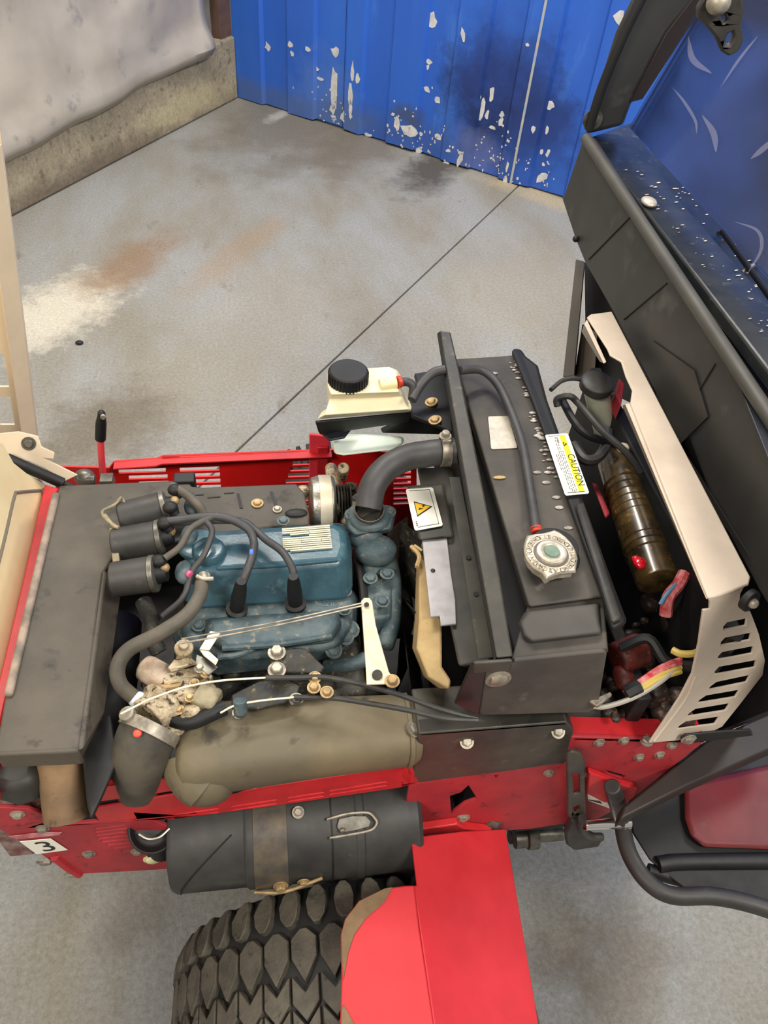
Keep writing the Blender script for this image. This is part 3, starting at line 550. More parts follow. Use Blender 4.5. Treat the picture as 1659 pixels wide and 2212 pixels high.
# ---- muffler box
mc = [P(642, 1622, .75)]
def mring(xc, yc, h, hy, hz, k=20):
    c = P(xc, yc, h); e = .72; sg = lambda v: math.copysign(abs(v) ** e, v)
    return [c + V(0, hy * sg(math.cos(2 * math.pi * i / k)), hz * sg(math.sin(2 * math.pi * i / k))) for i in range(k)]
mu = MB().loft([mring(*a) for a in ((384, 1640, .75, .014, .014), (388, 1637, .75, .034, .034), (402, 1630, .75, .046, .042), (430, 1622, .75, .053, .045), (480, 1612, .755, .052, .042), (700, 1592, .76, .045, .038), (868, 1578, .76, .042, .036), (888, 1577, .76, .040, .034), (902, 1576, .76, .034, .030), (906, 1576, .76, .022, .02))])
mo = part('muffler', mu, MUF, 0, label='large dusty oval muffler canister')
MB().tube([P(*p) for p in ((412, 1632, .755), (416, 1655, .75), (430, 1676, .745), (448, 1690, .74))], lambda t: .034 - .001 * t, 24).ell(P(446, 1690, .74), (.033, .026, .032), e=.9).build('outlet_bulge', mo, MUF, 0)
MB().loft([mring(874, 1578, .76, .0435, .0375), mring(884, 1577, .76, .0435, .0375)]).build('end_seam', mo, MUF, .001)
MB().hexbolt(P(893, 1576, .795), V(.5, 0, 1), .007, .006).build('bolt', mo, STEEL, 0)
part('muffler_bracket', MB().ell(P(500, 1690, .70), (.02, .014, .014)).mm((-.08, .44, .62), (.14, .47, .68)), BLKD, .002); bolts(bpy.data.objects['muffler_bracket'], z(.715, (505, 1688)), Z1, .006, BRASS)

# ---- air cleaner canister outside the frame
AC0, AC1 = V(-.155, .425, .548), V(.19, .425, .548); R_ = .074
ac = part('air_cleaner', MB().lathe(AC0, X1, [(0, .052), (.003, .066), (.010, .070), (.10, .0705), (.101, .0705)], 48).lathe(AC0, X1, [(.10, .0705), (.105, R_), (.158, R_), (.160, .0725), (.245, .0725), (.247, .0745), (.256, .0745), (.258, .072), (.33, .071), (.336, .066), (.338, .03)], 48), BLACK, .001, label='black round air cleaner canister')
MB().lathe(AC0 + X1 * .112, X1, [(0, R_ + .0015), (.044, R_ + .0015), (.044, R_), (0, R_)], 48).build('mounting_band', ac, mat('bronze_band', srgb(124, 112, 92), srgb(82, 80, 80), .35, .5, scale=20), .0006, label='bronze tinted steel mounting band')
MB().tube([AC0 + X1 * .015 + V(.0 + .075 * (1 - math.cos(t)), -.0706 * math.cos(t * .9 - .2), .0706 * math.sin(t * .9 - .2)) for t in (0, .3, .6, .9, 1.2, 1.5)], .0012, 6).build('moulded_rib', ac, BLKD, 0)
# clamp fittings at the lowest point of the band
MB().hexbolt(AC0 + V(.145, -.076, .0), V(0, -1, .2), .007, .008).hexbolt(AC0 + V(.175, -.074, .0), V(0, -1, .1), .006, .006).tube([AC0 + V(.11, -.077, -.012), AC0 + V(.15, -.082, -.006), AC0 + V(.2, -.074, .006)], .0025, 8).build('band_clamp', ac, BRASS, .0006)
# wire bail latch
def onac(x, th, r=.078): return V(x, AC0.y - r * math.cos(th), AC0.z + r * math.sin(th))
def pac(x, y, r=.078):                       # point of the canister's skin seen at this pixel
    rr = ray(x, y); a = rr.y ** 2 + rr.z ** 2; oy, oz = O.y - AC0.y, O.z - AC0.z; b = 2 * (oy * rr.y + oz * rr.z); c = oy * oy + oz * oz - r * r
    dd = b * b - 4 * a * c
    return O + rr * ((-b - math.sqrt(max(dd, 0))) / (2 * a))
MB().tube([pac(*p) for p in ((706, 1770), (740, 1760), (765, 1756), (796, 1756), (810, 1768), (814, 1778), (806, 1790), (790, 1796), (760, 1802), (712, 1810))], .0018, 8, 6).build('wire_latch', ac, STEEL, 0, label='bright wire latch loop')
MB().prism([pac(*p, .0765) for p in ((732, 1768), (762, 1762), (790, 1762), (802, 1774), (798, 1786), (770, 1794), (736, 1800), (728, 1786))], V(0, .4, -.9) * .004).build('latch_plate', ac, DSTEEL, .0008)
MB().ell(pac(740, 1793, .079), (.004, .003, .003)).build('latch_rivet', ac, STEEL, 0)
for xx in (.213, .246): MB().lathe(AC0 + X1 * xx, X1, [(0, .0735), (.002, .0735)], 48).build('seam_ring', ac, BLKD, 0)
MB().hexbolt(pac(644, 1755, .075), V(0, -.3, 1), .0055, .006).build('band_bolt', ac, STEEL, 0)
# black shroud skirt hanging under the right end
sk = [(738, 1822), (750, 1815), (852, 1820), (862, 1800), (880, 1830), (896, 1880), (922, 1912), (860, 1914), (760, 1928), (738, 1905)]
part('canister_skirt', MB().prism([P(x, y, .475) for x, y in sk], (0, 0, -.012)), BRACK, .003, label='black skirt under the canister')
part('air_inlet', MB().lathe(P(330, 1788, .60), V(.2, -.4, .9), [(0, .028), (.012, .032), (.016, .030), (.006, .022)], 28).cyl(P(345, 1800, .58), P(350, 1840, .54), .016).box(P(345, 1825, .55), (.035, .02, .03)), BLKD, .002, label='dark round air inlet cup'); bpy.data.objects['air_inlet']
MB().tube([P(*p) for p in ((300, 1802, .615), (320, 1812, .615), (345, 1808, .615), (366, 1790, .615))], .0013, 6).build('inlet_lip', bpy.data.objects['air_inlet'], SILV, 0)

# ---- radiator group
RZ = .95
tank = MB().loft([z(.90, (975, 780), (1124, 766), (1314, 1292), (1136, 1316)), z(.948, (982, 776), (1118, 768), (1304, 1290), (1142, 1312))])
rad = part('radiator_tank', tank, BLKG, .004, seg=3, label='black painted radiator top tank')
rt = MB().loft([z(.935, (1140, 1308), (1304, 1288), (1312, 1402), (1103, 1428)), z(.90, (1140, 1308), (1304, 1288), (1314, 1410), (1100, 1436))])
part('radiator_end_slope', rt, BLKG, .002)
part('radiator_end_pad', MB().loft([z(.934, (1130, 1322), (1296, 1302), (1302, 1374), (1145, 1392), (1128, 1378), (1118, 1350)), z(.946, (1146, 1320), (1290, 1304), (1296, 1366), (1150, 1384), (1134, 1370), (1126, 1344)),]), mat('satin_black_pad', srgb(82, 79, 74), srgb(70, 67, 63), .65, scale=10), .003)
part('radiator_core', MB().mm((.262, .46, .45), (.36, .90, .90)), BLKD, .004)
fy = .418
def pq(*p): return px(lambda x, y: PY(x, y, fy), *p)
sb_ = part('radiator_side_bracket', MB().prism(pq((1052, 1437), (1110, 1434), (1112, 1428), (1304, 1408), (1312, 1412), (1292, 1530), (1272, 1540), (1034, 1546)), (0, .006, 0)), BLKG, .002, label='black radiator side bracket with one bolt')
bolts(sb_, pq((1076, 1466)), -Y1, .010, STEEL)
part('bracket_foot', MB().prism(z(.80, (1034, 1545), (1100, 1540), (1110, 1570), (1040, 1575)), (0, 0, -.02)).prism(z(.80, (1190, 1520), (1270, 1515), (1260, 1530), (1180, 1536)), (0, 0, -.01)), DSTEEL, .004)
# folded baffle beside the tank
def bw(h, *p): return z(h, *p)
ba = MB().loft([[P(950, 716, 1.0), P(973, 716, 1.0), P(990, 800, .985), P(962, 800, .985)],
                [P(962, 800, .985), P(990, 800, .985), P(1030, 1010, .965), P(985, 1010, .965)],][:1] + [[P(985, 1010, .965), P(1036, 1010, .965), P(1038, 1012, .935), P(987, 1012, .935)]])
bfl = MB()
stn = [((950, 715), (973, 718), .998), ((962, 790), (992, 800), .99), ((990, 950), (1024, 960), .975), ((1030, 1180), (1068, 1180), .96), ((1072, 1422), (1108, 1418), .948)]
bfl.loft([[P(a[0], a[1], h), P(b[0], b[1], h), P(b[0], b[1], h - .008), P(a[0], a[1], h - .008)] for a, b, h in stn])
baf = part('radiator_baffle', bfl, BRACK, .002, seg=2, label='long folded black baffle along the radiator')
b2 = MB().loft([[P(a[0] - 6, a[1] + 6, h - .006), P(a[0], a[1], h - .002), P(a[0], a[1], h - .012), P(a[0] - 6, a[1] + 6, h - .05)] for a, b, h in stn])
b2.build('baffle_lip', baf, BLKD, .001)
# second lower strip with two screw holes and lit face
st2 = [((970, 1030), (994, 1030), .925), ((974, 1060), (1000, 1060), .922), ((1000, 1210), (1028, 1205), .915), ((1034, 1424), (1072, 1420), .905)]
sh2 = part('shroud_top_flange', MB().loft([[P(a[0], a[1], h), P(b[0], b[1], h), P(b[0], b[1], h - .006), P(a[0], a[1], h - .006)] for a, b, h in st2]), BRACK, .001)
for p in ((1012, 1205, .9155), (1028, 1284, .911)): MB().cyl(P(*p), P(*p) + V(0, 0, .0012), .0035).build('hole', sh2, BLKD, 0)
part('shroud_end_edge', MB().prism(z(.948, (1022, 1426), (1104, 1420), (1110, 1428), (1026, 1434)), (0, 0, -.02)), BRACK, .002)
# fan shroud body
part('fan_shroud', MB().loft([z(.862, (900, 1010), (1000, 1010), (1062, 1430), (990, 1440)), z(.62, (930, 1020), (1030, 1020), (1090, 1440), (1024, 1450))]).loft([z(.872, (878, 1050), (958, 1044), (982, 1160), (905, 1168)), z(.70, (890, 1060), (960, 1050), (985, 1170), (915, 1180))]), BRACK, .004, label='black fan shroud')
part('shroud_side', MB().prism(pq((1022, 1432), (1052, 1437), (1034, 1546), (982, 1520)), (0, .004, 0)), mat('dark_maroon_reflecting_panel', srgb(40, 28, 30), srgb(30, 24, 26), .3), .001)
# warning sticker
def sticker(name, zc, corners, parent, lab):
    a, b, c, d = z(zc, *corners); return a, b, c, d
a, b, c, d = z(.8745, (876, 1057), (935, 1053), (957, 1136), (896, 1147))
ws_ = MB().mat(WHITE); 
def q4(a, b, c, d, u0, v0, u1, v1):
    f = lambda u, v: (a * (1 - u) + b * u) * (1 - v) + (d * (1 - u) + c * u) * v
    return f
f = q4(a, b, c, d, 0, 0, 1, 1)
def rr(f, u0, v0, u1, v1, ru=.08, rv=.05, k=4):
    pts = []
    for cu, cv, a0 in ((u1 - ru, v1 - rv, 0), (u0 + ru, v1 - rv, 90), (u0 + ru, v0 + rv, 180), (u1 - ru, v0 + rv, 270)):
        for i in range(k + 1): t = math.radians(a0 + 90 * i / k); pts.append(f(cu + ru * math.cos(t), cv + rv * math.sin(t)))
    return pts
up = V(0, 0, .0004)
ws_.prism(rr(f, 0, 0, 1, 1), up)
ws_.mat(INK).prism([p + up for p in (f(.12, .05), f(.86, .05), f(.86, .06), f(.12, .06))], up).prism([p + up for p in (f(.12, .93), f(.88, .93), f(.88, .94), f(.12, .94))], up).prism([p + up for p in (f(.845, .06), f(.86, .06), f(.88, .94), f(.865, .94))], up)
ws_.prism([p + up for p in (f(.19, .32), f(.19, .70), f(.80, .50))], up)
ws_.mat(ORA).prism([p + up * 2 for p in (f(.215, .36), f(.215, .66), f(.72, .50))], up)
ws_.mat(INK).prism([p + up * 3 for p in (f(.36, .42), f(.56, .46), f(.44, .50), f(.46, .44))], up).prism([p + up * 3 for p in (f(.28, .55), f(.46, .53), (f(.32, .50)))], up)
for vv in (.80, .84, .88): ws_.prism([p + up for p in (f(.09, vv), f(.15, vv), f(.15, vv + .018), f(.09, vv + .018))], up)
ws_.build('warning_sticker', bpy.data.objects['fan_shroud'], None, 0, label='white sticker with a yellow electric hazard triangle')
# grey plate and tan foam
gp = part('grey_plate', MB().prism(z(.868, (912, 1168), (966, 1164), (975, 1240), (984, 1296), (986, 1348), (952, 1351), (950, 1330), (930, 1332)), (0, 0, -.003)).prism(z(.868, (912, 1166), (966, 1162), (966, 1166), (912, 1170)), (0, 0, -.02)), mat('galvanised_plate', srgb(172, 168, 168), srgb(148, 144, 146), .42, .2, scale=26), .001, label='light grey metal cover plate')
MB().ell(P(935, 1232, .869), (.003, .003, .001)).build('hole', gp, INK, 0)
part('tan_foam_strip', MB().loft([z(.85, (905, 1200), (915, 1200), (955, 1345), (955, 1440), (975, 1470), (972, 1490), (925, 1462), (900, 1400), (905, 1340)), z(.80, (900, 1200), (912, 1200), (945, 1345), (945, 1440), (960, 1470), (950, 1490), (915, 1462), (890, 1400), (895, 1340))]), CARD, .003, label='worn tan foam strip')
part('foam_shred', MB().tube(z(.86, (888, 1180), (905, 1200), (900, 1225)), .003, 6).tube(z(.86, (895, 1178), (912, 1190)), .002, 6).prism(z(.82, (900, 1322), (915, 1320), (912, 1380), (900, 1376)), (0, 0, -.01)), CARD, 0)
# right hand black seal bar with caution sticker
rb = MB().loft([z(.958, (1104, 758), (1112, 753), (1126, 755), (1136, 770), (1162, 790), (1180, 860), (1232, 1010), (1318, 1250), (1352, 1345), (1322, 1362), (1300, 1290), (1200, 1010), (1150, 870)), z(.92, (1104, 762), (1112, 758), (1126, 760), (1136, 775), (1162, 795), (1182, 865), (1236, 1015), (1322, 1255), (1356, 1345), (1322, 1366), (1300, 1295), (1200, 1015), (1150, 875))])
rbo = part('radiator_seal_bar', rb, BLKD, .004, label='matt black seal bar beside the radiator')
MB().loft([z(.96, (1240, 1090), (1262, 1082), (1345, 1340), (1320, 1352)), z(.966, (1248, 1100), (1258, 1092), (1338, 1330), (1324, 1338))]).build('bar_rib', rbo, BLACK, .003)
a, b, c, d = z(.962, (1177, 940), (1226, 936), (1273, 1066), (1221, 1071)); f = q4(a, b, c, d, 0, 0, 1, 1)
cs_ = MB().mat(WHITE).prism(rr(f, 0, 0, 1, 1, .07, .03), up); g0 = up
cs_.mat(YEL).prism([p + g0 for p in (f(.60, .035), f(.84, .035), f(.84, .96), f(.60, .96))], up)
cs_.mat(INK).prism([p + g0 for p in (f(.12, .03), f(.84, .03), f(.84, .036), f(.12, .036))], up).prism([p + g0 for p in (f(.12, .962), f(.84, .962), f(.84, .97), f(.12, .97))], up)
tx = (d - a).normalized(); ty = (b - a).normalized(); W_ = (b - a).length; Hh = (d - a).length
cs_.text('CAUTION', f(.655, .36) + g0 * 2, tx, ty, .0135)
cs_.prism([p + g0 * 2 for p in (f(.64, .15), f(.64, .23), f(.81, .19))], up)
cs_.mat(YEL).prism([p + g0 * 3 for p in (f(.665, .175), f(.665, .205), f(.73, .19))], up)
cs_.mat(GREYI)
random.seed(3)
for r_, (u_, v0, v1) in enumerate(((.50, .30, .93), (.42, .10, .93), (.34, .10, .93), (.26, .34, .90), (.18, .34, .60))):
    v = v0
    while v < v1:
        l_ = random.uniform(.02, .06); cs_.prism([p + g0 for p in (f(u_, v), f(u_ + .035, v), f(u_ + .035, v + l_), f(u_, v + l_))], up); v += l_ + .018
cs_.prism([p + g0 for p in (f(.36, .06), f(.5, .06), f(.5, .16), f(.46, .16), f(.46, .08), f(.36, .08))], up)
cs_.build('caution_label', rbo, None, 0, label='white label with a yellow CAUTION band')
# tank details
MB().prism(rr(q4(*z(.9492, (1054, 900), (1098, 899), (1118, 968), (1061, 971)), 0, 0, 1, 1), 0, 0, 1, 1), up).build('silver_label', rad, SILV, 0, label='worn silver label')
MB().ell(P(1079, 1031, .950), (.009, .003, .001), nu=8).build('paint_scrape', rad, CARD, 0)
random.seed(9); mb = MB()
for i in range(46):
    t = random.random(); x = 1112 + 92 * t + random.gauss(0, 5); y = 782 + 270 * t + random.gauss(0, 5); r = random.uniform(.0012, .004)
    mb.ell(P(x, y, .9495), (r * 1.5, r * .7, r * .5), nu=7, nv=4)
for x, y in ((1202, 1074), (1208, 1096), (1228, 1140), (1068, 806), (1180, 1042), (1184, 1020), (1160, 1020)): mb.ell(P(x, y, .9495), (.006, .003, .0015), nu=8, nv=4)
mb.build('sealant_blobs', rad, SEAL, 0, kind='stuff', label='pale blobs of sealant along the tank edge')
rc = P(1189, 1200, .972)
part('filler_neck', MB().lathe(P(1190, 1204, .945), Z1, [(0, .034), (.004, .034), (.006, .028), (.022, .028)], 32), BLKD, .001)
co0 = z(.972, (1137, 1158), (1152, 1155), (1170, 1153), (1184, 1150), (1197, 1146), (1207, 1150), (1222, 1161), (1234, 1174), (1243, 1190), (1248, 1208), (1245, 1224), (1244, 1237), (1228, 1238), (1212, 1240), (1196, 1244), (1180, 1253), (1172, 1240), (1152, 1228), (1138, 1212), (1131, 1195), (1131, 1178))
def cring(sc, h): return [rc + (p - rc) * sc + Z1 * h for p in co0]
cap = MB().loft([cring(.90, -.012), cring(.92, -.003), cring(1, -.001), cring(.99, .001), cring(.92, .0035)])
CAPM = mat('cap_steel', srgb(222, 214, 196), srgb(184, 174, 156), .36, .55, scale=90)
co_ = part('radiator_cap', cap, CAPM, .0008, label='pressed steel radiator cap with eared rim and embossed lettering')
MB().lathe(rc, Z1, [(.003, .0205), (.0045, .020)], 40).build('cap_groove', co_, mat('groove_grey', srgb(110, 102, 96), None, .5, .3), 0)
MB().lathe(rc, Z1, [(.004, .0180), (.0075, .0172), (.0085, .0150), (.0075, .010), (.0065, .009)], 40).build('cap_ring', co_, CAPM, 0)
MB().lathe(rc + V(0, 0, .006), Z1, [(0, .0090), (.0028, .0085), (.003, .001)], 24).build('cap_disc', co_, mat('green_grey_disc', srgb(100, 122, 106), srgb(120, 140, 124), .5, scale=90), 0)
mb = MB(); k_ = 52
for i in range(k_):
    t = -2 * math.pi * i / k_; rdir = V(math.cos(t), math.sin(t), 0); td = V(math.sin(t), -math.cos(t), 0)
    if i % 13 == 12: continue
    mb.text('DONOTOPENHOTCAUTIONRADIATORCAPOPENHOTCAUTIONDONOTOPEN'[i], rc + rdir * .0222 + V(0, 0, .0034) - td * .0014, td, rdir, .0095, Z1)
mb.build('embossed_lettering', co_, mat('letter_shade', srgb(150, 138, 118), None, .45, .4), 0)

# upper hose, overflow hose
uh = part('upper_radiator_hose', MB().tube([P(*p) for p in ((990, 974, .94), (970, 975, .937), (925, 980, .93), (880, 988, .92), (835, 1012, .91), (806, 1050, .90), (796, 1098, .88))], .0185, 24, 8), RUB, 0, label='thick black upper radiator hose')
c = P(972, 975, .937)
MB().lathe(c - X1 * .014, X1 + V(0, .0, 0), [(0, .0205), (.014, .0205), (.014, .019), (0, .019)], 36).build('hose_clamp', uh, STEEL, .0006, label='bright hose clamp')
MB().box(P(964, 950, .958), (.012, .014, .008)).hexbolt(P(962, 942, .962), Z1, .006, .008).build('clamp_screw', uh, STEEL, .001)
MB().cyl(P(985, 974, .937), P(1010, 970, .937), .016).build('hose_neck', uh, BLKD, 0)
MB().lathe(P(797, 1106, .872), V(0, -.15, 1), [(0, .0205), (.006, .0205), (.006, .019), (0, .019)], 30).build('lower_clamp', uh, DSTEEL, .0006)
part('overflow_hose', MB().tube([P(*p) for p in ((994, 800, .985), (1040, 800, .975), (1075, 830, .968), (1104, 890, .96), (1128, 960, .958), (1142, 1040, .958), (1150, 1090, .958), (1158, 1146, .962))], .0062, 12, 8), RUB, 0, label='thin black overflow hose lying over the radiator tank')
MB().cyl(P(1157, 1138, .962), P(1160, 1150, .96), .007).build('red_hose_clip', bpy.data.objects['overflow_hose'], REDP, .001)
part('overflow_hose_tail', MB().tube([P(*p) for p in ((962, 798, .99), (935, 806, .985), (910, 830, .975), (890, 864, .965))], .0068, 12, 8), RUB, 0)

# ---- coolant overflow bottle on its bracket
ob = MB().loft([z(.93, (684, 906), (694, 890), (712, 880), (706, 850), (868, 842), (888, 870), (899, 878), (894, 890)),
                z(.945, (700, 896), (708, 886), (712, 868), (712, 852), (864, 842), (870, 850), (880, 868), (884, 884)),
                z(.955, (712, 862), (712, 852), (706, 838), (706, 806), (858, 798), (866, 812), (868, 836), (870, 856)),
                z(.975, (716, 852), (712, 844), (708, 832), (710, 800), (840, 792), (856, 802), (858, 826), (862, 846))])
obo = part('coolant_bottle', ob, BOTT, .005, seg=3, label='cream plastic coolant overflow bottle with a black cap')
MB().loft([z(.855, (714, 938), (790, 938), (872, 944), (872, 958), (846, 972), (742, 984), (722, 980)), z(.80, (714, 938), (790, 938), (872, 944), (872, 958), (846, 972), (742, 984), (722, 980))]).build('bottle_lower_body', obo, BOTG, .004, label='pale green lower part of the bottle')
cc = P(752, 822, .976)
MB().lathe(cc, V(0, 0, 1), [(-.004, .0275), (.016, .0275), (.0185, .0255), (.0185, .02)], 40).build('bottle_cap', obo, BLKD, .0008, label='round ribbed black screw cap')
mb = MB()
for i in range(36): t = 2 * math.pi * i / 36; mb.box(cc + V(.0277 * math.cos(t), .0277 * math.sin(t), .006), (.0016, .0016, .018), (V(math.cos(t), math.sin(t), 0), V(-math.sin(t), math.cos(t), 0), Z1))
mb.build('cap_knurling', obo, BLKD, 0)
MB().cyl(P(820, 832, .978), P(856, 826, .98), .009).build('bottle_spout', obo, mat('yellowed_spout', srgb(232, 222, 168), None, .4), .001)
MB().cyl(P(858, 826, .982), P(866, 824, .982), .0085).build('red_clip', obo, REDP, .001)
MB().tube([P(*p) for p in ((866, 825, .98), (882, 826, .98), (892, 836, .975), (890, 862, .96))], .006, 10).build('bottle_hose', obo, RUB, 0)
bkt = part('bottle_bracket', MB().loft([z(.925, (680, 908), (892, 888), (892, 893), (682, 913)), [p for p in z(.885, (686, 930), (885, 905), (885, 912), (692, 940))]]).prism(z(.94, (895, 806), (960, 796), (975, 830), (978, 930), (890, 895), (884, 870), (905, 840)), (0, 0, -.008)).loft([z(.90, (890, 890), (978, 885), (978, 895), (890, 897)), z(.85, (820, 925), (978, 930), (978, 940), (825, 936))]).prism(z(.88, (682, 912), (770, 912), (745, 944), (712, 950), (688, 930)), (0, 0, -.004)), BLKD, .002, label='black bottle bracket')
bolts(bkt, z(.942, (932, 869), (940, 908)), V(-.3, 0, 1), .0065, BRASS)

# ---- blue front housings (thermostat, pump)
th = part('thermostat_housing', MB().lathe(P(797, 1118, .85), Z1, [(0, .030), (.006, .030), (.012, .022), (.02, .021)], 28).loft([z(.835, (742, 1110), (755, 1096), (840, 1090), (858, 1112), (846, 1150), (765, 1165), (748, 1145)), z(.852, (748, 1106), (758, 1098), (834, 1094), (850, 1112), (842, 1142), (768, 1155), (754, 1140)),]).ell(P(790, 1160, .83), (.024, .02, .02)), BLUED, .004, label='dusty blue thermostat housing')
bolts(th, z(.852, (838, 1106), (762, 1112)), Z1, .008, BLUED)
wp = part('water_pump', MB().ell(P(812, 1190, .82), (.030, .024, .022)).tube([P(*p) for p in ((802, 1205, .80), (808, 1280, .78), (812, 1350, .76))], .018, 16).tube([P(*p) for p in ((838, 1200, .80), (848, 1260, .79), (846, 1340, .78), (830, 1400, .77))], .0125, 14).loft([z(.80, (782, 1220), (852, 1215), (845, 1330), (792, 1340)), z(.74, (782, 1220), (852, 1215), (840, 1400), (792, 1400))]), BLUED, .004, label='dusty blue water pump and front casting')
bolts(wp, z(.812, (800, 1250), (836, 1240), (826, 1300)), Z1, .007, BLUED)
part('coolant_pipe', MB().tube([P(*p) for p in ((700, 1440, .755), (740, 1438, .76), (776, 1430, .76), (810, 1410, .76))], .010, 14), BLUED, 0)
part('front_gear_case', MB().lathe(P(770, 1320, .70) , X1, [(0, .085), (.012, .085), (.018, .07), (.02, .03)], 40), GRIME, .002)
bt = []
for i in range(40): t = 2 * math.pi * i / 40; bt.append(P(775, 1335, .72) + V(.0, .105 * math.cos(t), .085 * math.sin(t)))
part('drive_belt', MB().tube(bt + bt[:2], .006, 8, 1), BLKD, 0, label='black rubber drive belt')
# cooling fan
fc_ = P(880, 1320, .70)
fan = part('cooling_fan', MB().lathe(fc_, X1, [(-.02, .04), (.0, .04), (.004, .03)], 28), GRIME, .002, label='dusty cooling fan')
for i in range(6):
    t = 2 * math.pi * i / 6 + .3; rd = V(0, math.cos(t), math.sin(t)); td = V(0, -math.sin(t), math.cos(t))
    MB().loft([[fc_ + rd * r + td * (w_) + X1 * (w_ * .5) + X1 * e_ for e_, w_ in ((-.001, -.026), (.001, -.026), (.001, .026), (-.001, .026))] for r in (.035, .09, .145)]).build('blade', fan, GRIME, 0)
part('engine_front_grime', MB().mm((.13, .50, .42), (.145, .95, .70)), GRIME, .004)
# alternator
al = part('alternator', MB().lathe(P(668, 1090, .81), X1, [(0, .030), (.004, .040), (.012, .042), (.034, .042), (.038, .038)], 36), ALU, .001, label='bright aluminium alternator')
a0 = P(668, 1090, .81)
for k in (-1, 1):
    pass
MB().lathe(a0 + X1 * .014, X1, [(0, .0435), (.018, .0435), (.018, .042), (0, .042)], 36).build('alternator_band', al, mat('cream_band', srgb(236, 226, 204), srgb(216, 204, 180), .35, .3), .0006)
for i in range(5): MB().lathe(a0 + X1 * (.041 + i * .0045), X1, [(0, .028 + .001 * i), (.002, .028)], 28).build('cooling_fin', al, DSTEEL, 0)
for p in ((654, 1062, .83), (722, 1100, .82), (742, 1075, .82), (756, 1055, .82)): MB().ell(P(*p), (.010, .009, .009), nu=12, nv=8, e=.8).build('mount_lug', al, TANM, 0)
part('brass_fittings', MB().cyl(P(742, 1068, .80), P(764, 1052, .81), .010).cyl(P(738, 1030, .78), P(742, 1010, .82), .009).ell(P(754, 1092, .80), (.014, .012, .01)).cyl(P(715, 1010, .76), P(722, 1060, .78), .010).ell(P(750, 1120, .80), (.012, .012, .01)), TANM, .002)
part('red_bottle_strap', MB().mm((.08, 1.02, .60), (.1, 1.035, .72)), RED, .002)

# ---- linkage rods, arm, cables
la = part('governor_arm', MB().prism(z(.872, (780, 1298), (786, 1291), (798, 1291), (804, 1298), (812, 1350), (840, 1450), (856, 1474), (830, 1477), (792, 1478), (790, 1440)), (0, 0, -.0025)), mat('pale_plated_arm', srgb(226, 212, 180), srgb(206, 190, 156), .5, .15, scale=40, c3=srgb(150, 130, 100), c3t=.66), .0008, label='pale flat governor arm')
MB().cyl(P(792, 1306, .873), P(792, 1306, .876), .003).build('hole', la, INK, 0); MB().cyl(P(815, 1458, .873), P(815, 1458, .876), .006).build('hole', la, GRIME, 0); MB().hexbolt(P(847, 1472, .872), Z1, .006).build('bolt', la, BRASS, 0)
part('governor_rod', MB().tube([P(*p) for p in ((388, 1384, .874), (410, 1386, .874), (600, 1350, .876), (784, 1308, .878))], .0012, 6, 6).tube([P(*p) for p in ((392, 1380, .876), (600, 1343, .880), (780, 1303, .880))], .0010, 6, 6), STEEL, 0, label='pair of thin bright governor rods')
BW = mat('bright_wire', srgb(240, 230, 196), None, .35, .2)
part('throttle_wire', MB().tube([P(*p) for p in ((261, 1542, .845), (300, 1522, .85), (330, 1508, .852), (400, 1484, .852), (480, 1470, .85), (574, 1464, .845))], .0012, 6), BW, 0, label='bare bright throttle wire')
part('choke_wire', MB().tube([P(*p) for p in ((476, 1540, .83), (508, 1524, .832), (560, 1514, .832), (636, 1506, .83))], .0012, 6), BW, 0, label='bare bright choke wire')
for nm, pts in (('throttle_cable', ((574, 1464, .845), (640, 1464, .845), (700, 1463, .845), (780, 1478, .85), (860, 1500, .855), (950, 1532, .86), (1032, 1553, .855))), ('choke_cable', ((636, 1506, .83), (720, 1508, .835), (800, 1520, .845), (880, 1534, .855), (960, 1552, .86), (1032, 1556, .855)))):
    part(nm, MB().tube([P(*p) for p in pts], .0032, 8), BLACK, 0, label='thin black control cable')
cbk = part('cable_bracket', MB().prism(z(.83, (583, 1404), (600, 1396), (660, 1400), (702, 1440), (694, 1452), (650, 1452), (600, 1450), (584, 1440)), (0, 0, -.006)).prism(z(.815, (560, 1470), (620, 1466), (650, 1480), (640, 1510), (560, 1530), (500, 1530), (500, 1500)), (0, 0, -.006)), BLUED, .002, label='dull blue grey cable bracket')
cbk.data.materials[0] = GRIME
bolts(cbk, z(.832, (598, 1410), (598, 1448)), Z1, .0075, STEEL, h=.008); bolts(cbk, z(.842, (680, 1464), (678, 1486), (706, 1496)), Z1, .0055, BRASS)
bolts(cbk, z(.82, (518, 1540), (640, 1512)), Z1, .006, DSTEEL); MB().cyl(P(518, 1512, .835), P(520, 1540, .82), .008).build('cable_clamp', cbk, BLUED, .001)
part('rear_engine_plate', MB().mm((.0, .47, .66), (.2, .52, .70)), GRIME, .003)

# ---- cream cross beam and slotted side plate
bt_ = MB().prism(z(1.0, (1268, 684), (1276, 678), (1322, 672), (1622, 1246), (1618, 1262), (1556, 1286), (1530, 1292), (1362, 870), (1366, 842), (1352, 812), (1342, 780), (1318, 766), (1312, 752)), (0, 0, -.004))
cbm = part('cross_beam', bt_, CREAMW, .002, label='cream painted cross beam behind the radiator')
MB().loft([z(1.0, (1262, 700), (1268, 690), (1310, 782), (1304, 786)), z(.94, (1256, 716), (1262, 710), (1300, 778), (1296, 782))]).loft([z(.997, (1350, 872), (1366, 872), (1534, 1292), (1526, 1296)), z(.95, (1344, 876), (1356, 876), (1506, 1230), (1500, 1232))]).build('beam_flange', cbm, CREAMW, .001)
A_, B_, C_ = P(1530, 1294, 1.0), P(1620, 1250, 1.0), P(1450, 1600, .745)
PNn = (B_ - A_).cross(C_ - A_).normalized()
if PNn.dot(O - A_) < 0: PNn = -PNn
